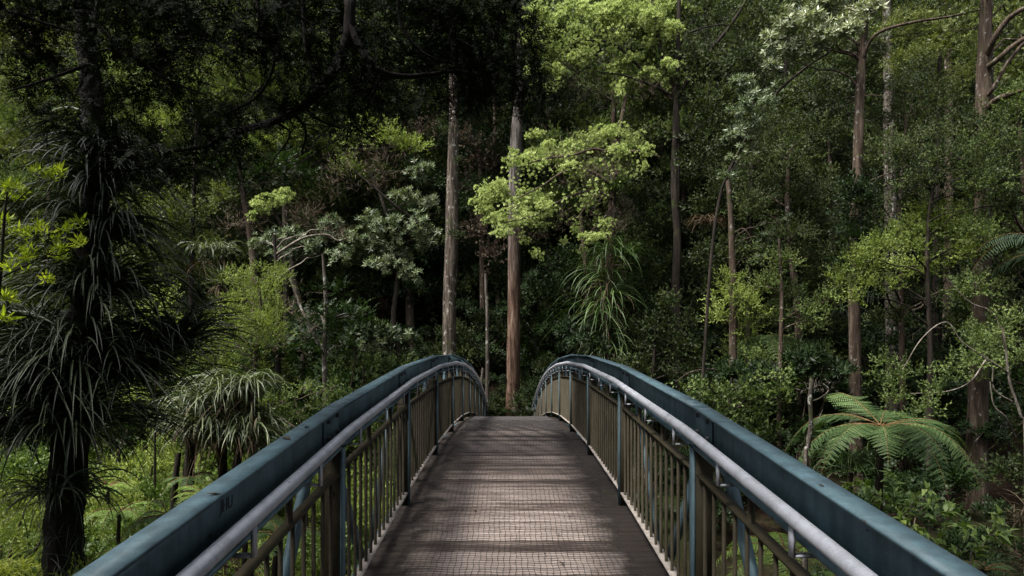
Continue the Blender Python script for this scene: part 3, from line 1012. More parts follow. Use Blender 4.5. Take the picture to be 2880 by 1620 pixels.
t = Tree('forest_tree', 'small tree of fine pale green leaves on twisted white twigs at right', 'tree', 11.5,
         [(2580, 1120, 7), (2566, 1040, 6), (2540, 960, 6), (2530, 880, 5), (2520, 810, 4)], 'twig_pale')
t.clumps([(2460, 880, 50, 34), (2400, 940, 44, 26), (2500, 850, 50, 30), (2540, 830, 50, 40), (2350, 985, 40, 20), (2280, 950, 54, 30), (2250, 1000, 44, 24), (2330, 1015, 50, 22), (2230, 920, 40, 22), (2430, 910, 40, 24), (2290, 1040, 40, 14), (2560, 900, 40, 40), (2210, 965, 30, 22)],
         'fine', 'fine', .8, scale=.8, limbs=False)
t.branch([(2545, 1010, 0), (2500, 980, -.1), (2495, 920, -.1), (2460, 890, -.2)], 5, 2)
t.branch([(2540, 940, 0), (2480, 900, -.1), (2420, 860, -.1), (2380, 810, -.1), (2320, 850, -.1), (2270, 930, -.1)], 5, 2)
t.branch([(2480, 905, 0), (2440, 960, -.1), (2380, 985, -.1), (2290, 990, -.1)], 4, 2)
t.branch([(2530, 880, 0), (2500, 790, -.1), (2440, 760, -.1), (2380, 700, -.1)], 4, 1.5)
t.branch([(2555, 1100, 0), (2530, 1050, -.2), (2500, 1020, -.2), (2490, 960, -.2)], 5, 3)
t.done()
t = Tree('forest_tree', 'slim mossy trunk in the deep shade right of the hanging strap leaves', 'tree', 24.5,
         [(1702, 980, 26), (1706, 860, 24), (1700, 740, 22), (1704, 600, 20), (1696, 470, 18), (1700, 300, 15), (1705, 120, 12), (1710, -60, 9)], 'bark_dark')
t.clumps([(1770, 330, 90, 60), (1800, 230, 80, 60), (1750, 130, 60, 60), (1840, 120, 90, 60), (1900, 60, 80, 60), (1770, 30, 70, 50)], 'farfine', 'dull', 1.1)
t.branch([(1700, 250, 0), (1760, 160, -.3), (1840, 60, -.4), (1900, -40, -.6)], 12, 6)
t.done()
t = Tree('forest_tree', 'dark trunk with mid green foliage behind the mottled trunk', 'tree', 26,
         [(2380, 900, 22), (2384, 600, 20), (2386, 300, 20), (2384, 100, 18), (2380, -60, 14)], 'bark_mid')
t.clumps([(2330, 250, 90, 60), (2420, 200, 90, 60), (2280, 300, 90, 50), (2210, 380, 80, 50), (2120, 330, 80, 60), (2080, 250, 80, 50), (2060, 400, 80, 50), (2130, 430, 70, 50), (2250, 500, 80, 50)],
         'farfine', 'dull', 1.1).done()
t = Tree('forest_tree', 'leafy tree in the mid right with dull green sprays and no visible trunk', 'tree', 22.5,
         [(2010, 980, 18), (2006, 800, 16), (1990, 640, 14), (1980, 500, 12), (1985, 380, 9)], 'bark_mid')
t.clumps([(1980, 400, 90, 46), (1900, 420, 70, 40), (2040, 480, 80, 44), (1960, 500, 80, 40), (2090, 560, 60, 40), (1880, 520, 60, 36), (2000, 590, 80, 36), (2060, 640, 50, 36), (1940, 330, 70, 40), (2060, 330, 60, 40), (1820, 470, 50, 40)],
         'fine', 'dull', 1.0, scale=1.4).done()

t = Tree('leaning_tree', 'dark leaning stem with sparse grey-green leaf rosettes at upper right of centre', 'tree', 20.5,
         [(1765, 1010, 9), (1775, 850, 8), (1790, 640, 8), (1815, 480, 7), (1870, 360, 7), (1940, 250, 7), (2020, 175, 6), (2090, 130, 5)], 'bark_dark')
t.clumps([(1880, 330, 36, 26), (1920, 280, 34, 22), (1850, 410, 34, 22), (1900, 380, 40, 20), (1830, 450, 30, 24), (1950, 230, 34, 20)], 'whorl', 'grey', .6, scale=.8).done()
for lab, Y, tr, cl, kind, mat in (
        ('dull green small leaved tree filling the right edge at half height', 17.5, [(2600, 1000, 14), (2590, 700, 13), (2570, 400, 10), (2560, 250, 7)],
         [(2540, 300, 60, 50), (2570, 420, 60, 60), (2520, 380, 50, 40), (2560, 560, 50, 50), (2590, 250, 60, 50), (2510, 520, 50, 40), (2580, 680, 50, 50), (2470, 340, 60, 44), (2480, 430, 60, 44), (2450, 560, 60, 44), (2480, 640, 50, 40), (2460, 760, 50, 44), (2480, 850, 40, 40), (2470, 480, 60, 50, -1.5), (2460, 600, 60, 50, -1.5), (2470, 720, 60, 50, -1.5), (2460, 840, 50, 44, -1.5), (2450, 380, 50, 44, -1.5), (2470, 930, 50, 40, -1.5)], 'fine', 'fine'),
        ('dark small leaved tree between the slender trunk and the mottled trunk', 24.5, [(2100, 980, 14), (2098, 700, 13), (2090, 450, 10), (2080, 300, 8)],
         [(2060, 470, 80, 50), (2110, 400, 70, 50), (2050, 560, 80, 46), (2120, 520, 70, 40), (2040, 640, 80, 40), (2090, 720, 80, 40), (2010, 700, 60, 40), (2000, 820, 70, 40), (2080, 830, 70, 40), (2070, 300, 70, 50), (2100, 210, 70, 44)], 'small', 'dull'),
        ('mid green small leaved tree in front of the mottled trunk', 20, [(2270, 960, 14), (2266, 760, 13), (2262, 560, 11), (2270, 420, 9), (2280, 300, 6)],
         [(2260, 230, 70, 44), (2320, 290, 80, 44), (2200, 300, 60, 40), (2240, 380, 70, 40), (2310, 200, 60, 40), (2380, 260, 70, 40), (2270, 460, 70, 40), (2200, 540, 60, 34), (2300, 760, 70, 36), (2400, 740, 70, 36), (2240, 800, 60, 30), (2470, 720, 60, 40), (2390, 820, 50, 30), (2150, 500, 60, 40, -1.5), (2160, 580, 60, 40, -1.5), (2140, 650, 60, 40, -1.5), (2160, 710, 50, 30, -1.5), (2230, 680, 50, 40, -1), (2240, 600, 50, 40, -1)], 'fine', 'dull'),
        ('green small leaved tree in the shade left of the slender trunk', 20.5, [(1960, 1020, 12), (1964, 880, 11), (1966, 740, 9), (1960, 600, 6)],
         [(1960, 660, 60, 40), (2000, 740, 60, 36), (1920, 720, 50, 36), (2030, 810, 56, 34), (1960, 800, 54, 30), (2070, 760, 50, 30), (1900, 900, 50, 30), (1990, 890, 60, 30), (2070, 900, 50, 30)], 'fine', 'fine'),
        ('leafy dark tree behind the curtain of hanging strap leaves', 26.5, [(1480, 960, 16), (1482, 800, 14), (1470, 640, 12), (1460, 540, 9)],
         [(1400, 660, 56, 40), (1450, 700, 60, 40), (1380, 740, 50, 40), (1430, 780, 60, 40), (1600, 720, 60, 50), (1640, 660, 60, 44), (1620, 800, 60, 44), (1590, 880, 60, 40), (1660, 880, 50, 40), (1380, 850, 50, 36), (1640, 560, 56, 44), (1600, 480, 50, 40)], 'small', 'dark'),
        ('brownish narrow leaved tree in the dark gap between the two central trunks', 29, [(1215, 940, 16), (1214, 700, 15), (1210, 480, 12), (1206, 380, 9)],
         [(1210, 400, 40, 40), (1190, 480, 36, 44), (1240, 440, 36, 36), (1190, 580, 34, 40), (1230, 640, 40, 30), (1080, 340, 50, 40), (1180, 350, 30, 30)], 'farfine', 'brown')):
    Tree('forest_tree', lab, 'tree', Y, tr, 'bark_mid').clumps(cl, kind, mat, .95, scale=1.25 if kind == 'fine' else 1.1).done()

for lab, Y, tr, cl, kind, mat in (
        ('bushy green tree rising behind the right blue rail just right of the crest', 22, [(1640, 1000, 10), (1645, 900, 9), (1650, 800, 6)],
         [(1600, 860, 50, 40), (1660, 830, 50, 40), (1700, 880, 50, 40), (1640, 920, 60, 40), (1730, 940, 50, 34), (1580, 930, 40, 30), (1690, 770, 40, 36), (1740, 820, 40, 36), (1760, 900, 40, 36)], 'small', 'dull'),
        ('broad leafy bush in front of the slim brown trunk left of the tree fern', 18, [(1830, 1100, 9), (1835, 1020, 8), (1840, 950, 5)],
         [(1780, 1010, 50, 36), (1840, 1000, 50, 36), (1900, 1020, 50, 40), (1820, 1060, 60, 36), (1900, 1080, 50, 36), (1960, 1000, 40, 30), (1740, 980, 40, 26), (1950, 950, 40, 30)], 'small', 'fine'),
        ('dark leaved tree filling the right side between the fern and the far right trunk', 21, [(2360, 1080, 12), (2362, 950, 11), (2366, 800, 8)],
         [(2320, 900, 70, 40), (2400, 880, 60, 40), (2260, 860, 60, 40), (2420, 800, 50, 40), (2180, 900, 50, 40), (2200, 980, 50, 36), (2155, 470, 60, 44, -3), (2150, 540, 64, 44, -3), (2155, 610, 64, 44, -3), (2140, 680, 64, 40, -3), (2370, 1000, 60, 36), (2280, 700, 60, 40), (2380, 680, 60, 40), (2100, 960, 50, 36)], 'small', 'dark'),
        ('dense dull green tree above the tree ferns right of centre', 23.5, [(1880, 980, 13), (1884, 700, 12), (1890, 450, 9), (1895, 250, 6)],
         [(1860, 180, 70, 50), (1920, 240, 60, 50), (1790, 260, 60, 50), (1860, 330, 60, 50), (1770, 400, 60, 50), (1850, 480, 60, 40), (1900, 560, 60, 44), (1780, 520, 60, 44), (1840, 640, 60, 40), (1760, 640, 50, 40), (1800, 740, 50, 40), (1760, 160, 50, 40), (1940, 380, 60, 44)], 'small', 'dull'),
        ('brownish green tree with drooping sprays at the top right', 22, [(2350, 900, 13), (2356, 500, 12), (2362, 200, 10), (2366, 40, 7)],
         [(2300, 60, 70, 44), (2380, 40, 70, 50), (2440, 110, 60, 44), (2340, 140, 70, 44), (2280, 170, 60, 40), (2420, 190, 50, 40), (2260, 90, 50, 40), (2500, 60, 50, 44), (2540, 180, 50, 44), (2360, 230, 60, 40)], 'fine', 'olive'),
        ('sunlit olive green tree on the slope above the spiky rosette', 24, [(480, 800, 13), (484, 600, 12), (490, 420, 9), (495, 300, 6)],
         [(460, 560, 60, 40), (420, 620, 60, 40), (500, 600, 50, 40), (440, 500, 50, 36), (380, 560, 50, 40), (520, 540, 50, 30), (400, 690, 60, 40), (470, 680, 50, 36), (350, 640, 50, 40), (560, 490, 40, 30), (340, 520, 50, 36)], 'small', 'olive'),
        ('bright leafy tree on the slope seen beneath the overhanging black boughs', 27, [(720, 700, 14), (716, 500, 12), (712, 330, 9)],
         [(690, 350, 60, 36), (760, 340, 60, 36), (820, 380, 50, 36), (640, 380, 50, 30), (900, 340, 50, 36), (980, 350, 50, 34), (1040, 370, 50, 36), (860, 420, 50, 30), (730, 260, 60, 40), (600, 230, 70, 50), (500, 260, 60, 50), (660, 180, 60, 50), (420, 330, 50, 40), (560, 140, 60, 50), (450, 120, 50, 50)], 'small', 'finebright'),
        ('light green bush lower on the left slope behind the strap leaf tiers', 14.5, [(390, 1060, 5), (392, 980, 5), (396, 900, 4)],
         [(390, 880, 50, 36), (430, 940, 44, 30), (350, 930, 40, 30), (400, 800, 50, 36), (450, 840, 40, 32), (360, 830, 40, 30), (420, 750, 40, 30), (340, 1010, 40, 26)], 'fine', 'finebright')):
    Tree('forest_tree', lab, 'tree', Y, tr, 'bark_dark').clumps(cl, kind, mat, 1.0, scale=1.15).done()


# left: shrubs and small trees in the sun
t = Tree('grey_leaf_tree', 'tree with rosettes of grey-green leathery leaves left of the mossy trunk', 'tree', 20.5,
         [(1010, 1000, 14), (1005, 900, 13), (990, 800, 12), (1000, 700, 11), (990, 600, 10), (960, 500, 8), (930, 430, 6)], 'bark_dark')
t.clumps([(985, 575, 60, 36), (940, 620, 46, 30), (1020, 640, 50, 32), (970, 670, 56, 30), (900, 600, 36, 34), (1050, 560, 40, 30), (1080, 520, 36, 34), (1060, 430, 36, 30), (1010, 490, 44, 26), (1070, 600, 40, 40), (930, 545, 40, 24), (1040, 690, 36, 24)],
         'whorl', 'grey', 1.0, scale=.95)
t.branch([(1075, 572, 0), (1010, 530, -.2), (945, 475, -.3), (885, 425, -.4)], 9, 5)
t.clumps([(960, 830, 50, 26), (940, 870, 50, 22), (900, 850, 30, 24), (1000, 845, 40, 18), (930, 810, 34, 20)], 'whorl', 'grey', .9, scale=.9)
t.clumps([(930, 470, 60, 40), (990, 430, 60, 36), (870, 430, 60, 34), (840, 480, 50, 36), (900, 370, 60, 26)], 'bare', 'brown', .7, part='dead_twigs', limbs=False)
t.done()
t = Tree('grey_leaf_tree', 'shrub with pale grey-green leaves beside the brown dead twigs left of centre', 'shrub', 19,
         [(700, 800, 12), (698, 720, 11), (694, 650, 9), (690, 590, 7)], 'bark_dark')
t.clumps([(690, 590, 46, 30), (740, 600, 44, 34), (660, 610, 34, 26), (790, 620, 40, 28), (720, 640, 50, 24), (830, 580, 40, 34), (850, 640, 36, 30)], 'whorl', 'grey', .9, scale=.85)
t.clumps([(760, 570, 60, 34), (790, 540, 44, 24), (830, 600, 50, 24), (745, 655, 26, 18)], 'bare', 'brown', .9, part='dead_twigs', limbs=False, scale=.8)
t.branch([(694, 640, 0), (760, 600, -.2), (820, 590, -.4), (850, 605, -.5), (870, 600, -.5)], 6, 3).done('twig_pale')
t = Tree('lime_foliage_tree', 'small tree with one lime green tuft left of centre', 'tree', 21.5,
         [(760, 820, 12), (740, 700, 11), (720, 600, 9), (690, 530, 6)], 'bark_dark')
t.clumps([(690, 505, 46, 24), (650, 520, 34, 22), (720, 490, 30, 16), (632, 545, 18, 14)], 'lime', 'lime', 1.0, scale=.9)
t.clumps([(620, 570, 50, 26), (570, 570, 40, 20), (640, 560, 36, 14)], 'bare', 'brown', .8, part='dead_twigs', limbs=False)
t.done()
t = Tree('feathery_shrub', 'bright feathery shrub of tiny leaves left of the bridge', 'shrub', 15.5,
         [(640, 1010, 12), (640, 930, 11), (650, 850, 10), (655, 770, 8), (650, 700, 5)], 'bark_mid')
t.clumps([(650, 710, 60, 44), (610, 760, 60, 50), (690, 750, 50, 54), (640, 810, 70, 54), (570, 820, 60, 50), (530, 860, 50, 44), (600, 870, 64, 50), (680, 840, 56, 50), (540, 910, 56, 40), (620, 930, 60, 36), (500, 830, 36, 30), (705, 690, 36, 40), (600, 700, 40, 34)],
         'fine', 'finebright', .8, scale=.62, nsub=16, limbs=True)
t.clumps([(720, 860, 60, 40), (660, 900, 50, 30), (740, 800, 40, 50)], 'bare', 'brown', .5, part='dead_twigs', limbs=False, scale=.7)
t.done()
t = Tree('round_leaf_tree', 'dark glossy round leaved tree on the slope above the feathery shrub', 'tree', 23,
         [(640, 720, 18), (630, 600, 15), (610, 480, 12), (600, 380, 9)], 'bark_mid')
t.clumps([(620, 420, 80, 46), (680, 440, 70, 40), (560, 440, 60, 40), (720, 410, 60, 36), (640, 470, 70, 30), (760, 450, 50, 40), (590, 380, 60, 30)], 'round', 'dark', 1.0, scale=1.0).done()
t = Tree('round_leaf_tree', 'small tree with broad green leaves overhanging the left railing', 'tree', 17,
         [(818, 990, 13), (816, 900, 12), (820, 800, 11), (818, 720, 9), (812, 640, 6)], 'bark_pale')
t.clumps([(800, 830, 56, 36), (850, 800, 50, 34), (760, 850, 44, 34), (860, 870, 46, 34), (780, 790, 46, 28), (900, 790, 40, 30), (740, 810, 36, 34), (820, 740, 50, 26)], 'round', 'dark', .85, scale=.85)
t.branch([(730, 700, 0), (760, 780, -.2), (800, 860, -.2), (818, 900, 0)], 7, 5)
t.done()
t = Tree('sapling', 'fine leaved sapling just behind the left blue rail', 'sapling', 13,
         [(770, 1160, 8), (765, 1090, 7), (750, 1040, 6), (740, 990, 4)], 'bark_mid')
t.clumps([(700, 1010, 44, 26), (745, 1040, 44, 24), (800, 1020, 40, 24), (690, 1050, 30, 18), (830, 985, 34, 22), (770, 980, 36, 22)], 'fine', 'fine', .9, scale=.75).done()

# bright backlit spray close by on the left
t = Tree('yellow_green_shrub', 'shrub with long yellow-green leaves lit from behind at the left edge', 'shrub', 5.2,
         [(-60, 1500, 14), (-40, 1200, 13), (-20, 900, 12), (0, 700, 9), (10, 560, 7), (20, 470, 4)], 'bark_dark')
t.clumps([(130, 600, 34, 20), (170, 585, 30, 14), (95, 640, 36, 20), (60, 640, 30, 18), (125, 655, 40, 16), (215, 570, 22, 12), (160, 630, 30, 14), (35, 600, 26, 18), (75, 590, 24, 14), (200, 610, 20, 12), (40, 680, 40, 14), (130, 700, 20, 20), (95, 570, 18, 10)],
         'lance', 'yellowgreen', .9, scale=.55, up=.9, limbs=False, dy=.12, nsub=4)
t.clumps([(20, 470, 26, 14), (45, 485, 20, 14), (10, 500, 30, 14), (10, 560, 20, 20), (100, 430, 20, 12), (150, 440, 14, 10), (125, 450, 16, 8)], 'lance', 'yellowgreen', .7, scale=.55, up=.9, limbs=False, dy=.12, nsub=4)
t.clumps([(10, 760, 16, 14), (5, 800, 14, 10)], 'lance', 'yellowgreen', .6, scale=.7, up=.9, limbs=False, dy=.12, nsub=3)
for b in ([(0, 700, 0), (60, 670, 0), (120, 640, 0), (170, 610, 0), (225, 575, 0)], [(5, 640, 0), (50, 620, 0), (95, 590, 0)], [(60, 670, 0), (90, 690, 0), (130, 690, 0)],
          [(10, 560, 0), (20, 500, 0), (45, 480, 0)], [(10, 540, 0), (60, 490, 0), (110, 445, 0), (140, 420, 0)], [(120, 640, 0), (160, 640, 0), (200, 605, 0)]):
    t.branch(b, 4.0, 1.6)
t.done()

# the black tree hung with strap leaves at the left
t = Tree('epiphyte_tree', 'black trunk hung with tiers of long arching strap leaves at the left', 'tree', 9.0,
         [(158, 1480, 84), (160, 1350, 80), (168, 1200, 78), (185, 1050, 74), (205, 900, 70), (218, 760, 66), (232, 620, 60), (240, 480, 54), (235, 330, 48), (225, 180, 44), (210, 0, 40), (195, -200, 34)], 'bark_black', k=14, rough=.12)
for (u, v, n, L, dY, e) in ((205, 930, 200, 2.0, -.15, (-85, -25)), (245, 745, 150, 1.6, -.1, (-88, -45)), (255, 600, 130, 1.4, 0, (-90, -55)), (250, 480, 120, 1.3, 0, (-90, -55)),
                            (180, 1090, 150, 1.8, -.1, (-88, -35)), (90, 1000, 110, 1.7, -.25, (-85, -30)), (160, 1250, 70, 1.0, -.15, (-90, -60)), (430, 880, 130, 1.3, .2, (-65, 0)), (330, 950, 100, 1.4, .1, (-85, -20)),
                            (60, 870, 100, 1.5, 0, (-85, -35)), (255, 390, 90, 1.1, 0, (-90, -50)), (20, 1100, 80, 1.5, -.1, (-85, -35))):
    g = Geo(); c = P(u, v, 9.0 + dY)
    tussock(g, c, int(n * 2.0), L * 1.02, .034, (15, 84), e, .12, seg=9, pw=1.15)
    g.build('strap_leaves', M['strapdark'], t.root, t.base)
g = Geo()
for i in range(9):
    u, v = 170 + rng.normal() * 16, 1180 + i * 34
    tussock(g, P(u, v, 8.9), 22, .55, .012, (-60, 30), (-95, -75), .16, seg=5)
g.build('dead_leaves', M['strapdark'], t.root, t.base)
t.branch([(215, 940, 0), (280, 930, .1), (350, 925, .15), (420, 905, .2)], 26, 14)
t.done()

# the near dark tree whose boughs hang across the top left
near = [(40, 60, 110, 50), (170, 40, 110, 60), (300, 40, 110, 60), (430, 30, 90, 44), (260, 150, 130, 70), (390, 140, 110, 70), (500, 120, 90, 60), (130, 180, 80, 60), (60, 220, 50, 50),
        (330, 260, 110, 60), (210, 290, 110, 56), (110, 330, 60, 34), (430, 230, 90, 44), (280, 370, 90, 50), (380, 400, 80, 50), (460, 440, 70, 40), (540, 400, 60, 40), (600, 350, 60, 40), (490, 330, 50, 30), (570, 290, 40, 30),
        (620, 110, 100, 60), (720, 60, 90, 60), (700, 160, 100, 60), (800, 130, 100, 70), (780, 240, 70, 46), (730, 300, 50, 34), (870, 60, 100, 60), (900, 180, 90, 60), (970, 100, 100, 70), (960, 240, 80, 44),
        (1060, 60, 100, 60), (1080, 160, 100, 60), (1150, 80, 90, 70), (1190, 170, 80, 60), (1230, 100, 60, 60), (1240, 210, 60, 50), (1290, 130, 50, 50), (1300, 240, 50, 36), (1340, 200, 40, 44), (1040, 290, 56, 26), (870, 300, 60, 36),
        (830, 340, 40, 26), (1120, 270, 50, 26), (1370, 260, 34, 24), (1290, 30, 60, 50), (1000, 10, 110, 40), (560, 40, 90, 40), (640, 250, 40, 30), (1200, 270, 46, 24), (1110, 10, 120, 30), (700, 0, 130, 30), (300, 0, 200, 30), (1240, 20, 60, 40), (1310, 170, 46, 46), (1312, 60, 46, 60), (1302, 280, 36, 24), (1140, 110, 60, 60), (1145, 160, 46, 36), (1350, 90, 40, 40), (1350, 150, 40, 40), (1200, 230, 50, 40)]
tb = np.array([-5.6, 2.0, 0.0]); tb[2] = float(H(tb[0], tb[1])) - .2
root = empty('overhanging_tree', tb, 'dark fine needled boughs in silhouette hanging across the top left of the view', 'tree')
g = Geo()
tp = smooth_path([tb, tb + (.1, .1, 2.5), tb + (.5, .5, 5), tb + (1.2, 1.2, 7.5), tb + (2.2, 1.6, 10), tb + (3.0, 1.4, 13)], 6)
g.tube(tp, np.linspace(.36, .12, len(tp)), 14, .5, caps=False, rough=.06)
g.build('trunk', M['bark_black'], root, tb, True)
g = Geo(); br = Geo()
for (u, v, ru, rv) in near:
    if rng.random() < .04:
        continue
    Y = 7.4 + rng.uniform(-.8, .8)
    p = P(u, v, Y)
    sub = clump(g, 'needle', p, ru / FD * Y * .95, .4, rv / FD * Y * 1.0, rng.uniform(.45, 1.6) * (.7 if u > 1150 else 1), -.15, 1.0, 14)
    for q in sub[:4]:
        limb(br, p + (0, .1, .15), q, .012, .004, .05, 5, 4)
# unseen clumps of the same crown, added overhead and behind to shade the bridge
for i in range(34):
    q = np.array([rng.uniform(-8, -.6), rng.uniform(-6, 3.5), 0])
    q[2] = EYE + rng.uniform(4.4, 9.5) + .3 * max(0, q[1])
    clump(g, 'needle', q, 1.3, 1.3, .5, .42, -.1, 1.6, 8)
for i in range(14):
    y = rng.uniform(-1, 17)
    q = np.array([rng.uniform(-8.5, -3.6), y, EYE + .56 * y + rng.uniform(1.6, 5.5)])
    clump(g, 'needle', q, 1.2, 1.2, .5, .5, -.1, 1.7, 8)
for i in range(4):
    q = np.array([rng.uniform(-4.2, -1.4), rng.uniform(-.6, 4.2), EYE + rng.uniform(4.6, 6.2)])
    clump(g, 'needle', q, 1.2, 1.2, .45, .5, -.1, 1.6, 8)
for i in range(15):  # added above the frame to shade the growth at lower right
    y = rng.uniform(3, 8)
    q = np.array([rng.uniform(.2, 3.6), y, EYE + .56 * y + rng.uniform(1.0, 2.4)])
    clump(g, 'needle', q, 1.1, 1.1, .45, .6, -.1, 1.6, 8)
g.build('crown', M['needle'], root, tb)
for pl, w0, w1 in (([(875, -160, 0), (880, 0, 0), (872, 100, 0), (825, 200, 0), (760, 270, .1), (690, 305, .1), (600, 330, .2), (520, 365, .2), (440, 380, .3)], 34, 10),
                   ([(878, 60, 0), (905, 120, 0), (950, 175, 0), (1010, 192, .1), (1075, 188, .2), (1150, 180, .2), (1250, 200, .3)], 26, 6),
                   ([(765, 268, 0), (800, 300, 0), (860, 325, .1)], 9, 4), ([(745, 290, 0), (770, 330, 0), (760, 385, .1)], 9, 4),
                   ([(640, -60, .1), (655, 60, .1), (690, 150, .1), (650, 240, .2), (560, 290, .2)], 12, 5),
                   ([(700, 310, .1), (730, 340, .1), (690, 400, .1), (680, 430, .1)], 6, 2),
                   ([(760, -40, .2), (765, 60, .2), (770, 130, .2), (790, 190, .2), (775, 240, .2)], 14, 5),
                   ([(250, -80, 0), (240, 60, 0), (225, 160, .1), (190, 240, .1)], 16, 6), ([(240, 60, 0), (320, 130, 0), (420, 200, .1), (520, 240, .1)], 12, 4),
                   ([(225, 160, 0), (120, 200, 0), (20, 230, .1)], 10, 4), ([(1000, -60, .2), (1010, 60, .2), (1060, 130, .2), (1130, 160, .3)], 12, 4),
                   ([(0, 20, 0), (60, 40, 0), (150, 70, 0), (240, 90, 0)], 10, 5), ([(430, 380, .2), (380, 420, .2), (300, 430, .2)], 8, 3)):
    p = smooth_path([P(u, v, 7.2 + d) for u, v, d in pl], 6)
    br.tube(p, np.linspace(w0, w1, len(p)) / FD * 7.2 / 2, 8, .5, caps=False, rough=.08)
for tgt in (P(875, -160, 7.2), P(640, -60, 7.3), P(250, -80, 7.2), P(1000, -60, 7.4), P(760, -40, 7.4), P(0, 20, 7.2)):
    i = np.argmin(np.abs(tp[:, 2] - (tgt[2] - .4)))
    limb(br, tp[i], tgt, .13, .06, .12, 9, 8)
br.build('branches', M['bark_black'], root, tb, True)


# hanging strap leaves around the trunk right of centre
def strapplant(name, label, tufts, Y, L, W, mat, cat='plant', stumps=None, group=None, th=(40, 88), e=(-88, -40), n=80, dry=0, seg=6, spread=.08, pw=1.2):
    c0 = P(tufts[0][0], tufts[0][1], Y); gz = float(H(c0[0], c0[1]))
    base = np.array([c0[0], c0[1], gz if stumps else c0[2]])
    root = empty(name, base, label, cat, group)
    for (u, v, s) in tufts:
        g = Geo(); tussock(g, P(u, v, Y + rng.uniform(-.2, .2)), int(n * s), L * s, W, th, e, spread, seg=seg, pw=pw)
        g.build('leaf_tuft', M[mat], root, base)
        if dry:
            g = Geo(); tussock(g, P(u, v + 14, Y), int(dry * s), L * s * .8, W, (-70, 10), (-95, -80), spread, seg=5)
            g.build('dead_leaves', M['drystrap'], root, base)
    if stumps:
        g = Geo()
        for (u, v, w) in stumps:
            a = P(u, v, Y); b = a.copy(); b[2] = float(H(a[0], a[1])) - .1
            q = smooth_path([b, (a + b) / 2 + rng.normal(size=3) * .06, a], 5)
            g.tube(q, np.linspace(w * 1.2, w * .8, len(q)) / FD * Y / 2, 8, .5, caps=False, rough=.12)
        g.build('stem', M['bark_dark'], root, base, True)
    return root


strapplant('hanging_strap_plant', 'green strap leaves hanging in a curtain on the lime tree trunk', [(1530, 630, .9), (1512, 690, 1.1), (1540, 735, .9), (1506, 780, 1.2), (1534, 825, 1.0), (1518, 868, .9), (1548, 880, .7)], 23.1, 1.75, .036, 'kiekie', dry=16, n=60, e=(-92, -45), pw=.8, spread=.16, th=(-10, 80))
strapplant('hanging_strap_plant', 'spiky strap leaf tuft right of the lime tree trunk', [(1572, 650, 1.0), (1545, 480, .9), (1560, 400, .7)], 23.3, 1.25, .034, 'kiekie', th=(25, 88), e=(-70, 0), n=80)
strapplant('hanging_strap_plant', 'dry straw coloured strap tuft hanging beside the slim mossy trunk', [(1775, 560, 1.0), (1810, 560, .6)], 23.5, .95, .03, 'drystrap', th=(20, 70), e=(-92, -75), n=80)
strapplant('strap_leaf_clump', 'group of drooping strap leaf tufts on dead stems behind the left rail', [(570, 990, 1.0), (625, 975, 1.0), (505, 1010, .9), (530, 1080, 1.0), (590, 1070, 1.0), (640, 1085, .9), (480, 1050, .8), (655, 1040, .7)], 13.5, 1.22, .034, 'strap', th=(25, 85),
           stumps=[(560, 1060, 26), (610, 1070, 22), (480, 1110, 30), (450, 1140, 18)], n=115, dry=46, e=(-90, -55), pw=.95, spread=.12)
strapplant('strap_leaf_clump', 'smaller strap leaf tuft above the feathery shrub', [(520, 640, 1.0), (560, 640, .8)], 18, 1.1, .03, 'strap', stumps=[(552, 660, 16)], n=70, e=(-90, -55), dry=20)
strapplant('spiky_rosette_plant', 'stiff spiky rosette of narrow leaves beside the feathery shrub', [(556, 705, 1.0)], 17, .62, .028, 'strap', stumps=[(556, 720, 14)], th=(-20, 85), e=(-25, 70), n=90, dry=24, spread=.03)
strapplant('strap_leaf_clump', 'dark strap leaves drooping under the tree fern', [(2130, 1175, 1.0), (2170, 1165, .8)], 13.2, .95, .022, 'kiekie', n=60, e=(-88, -40), stumps=[(2140, 1190, 12)])
strapplant('strap_leaf_clump', 'dark hanging strap leaves behind the slender trunk in the fern', [(2195, 760, 1.0), (2220, 800, .8), (2120, 790, .7)], 22, 1.3, .032, 'palm', n=70, e=(-90, -60))
strapplant('dry_flax_plant', 'dry tan strap leaves at the bottom right corner', [(2585, 1330, 1.0), (2600, 1420, 1.0)], 7.5, .6, .014, 'drystrap', n=70, th=(10, 85), e=(-60, 30), stumps=[(2590, 1440, 20)])

# ferns
pinnule_rows = 11


def make_pin(nr, fine=True):
    out = []
    for i in range(nr):
        t = (i + .5) / nr
        L = .16 * (1 - .85 * t ** 1.5) + .012; W = .062
        for sg in (-1, 1):
            v = leaf(L, W, .1, .1); a = sg * math.radians(68)
            v = np.stack([v[:, 0] * math.cos(a) + v[:, 2] * math.sin(a), v[:, 1], v[:, 2] * math.cos(a) - v[:, 0] * math.sin(a)], 1)
            v[:, 2] += t * .95
            out.append(v)
    return Proto(out)


PIN = make_pin(12)
PINSIMPLE = Proto([leaf(1.0, .07, .3, .12)])


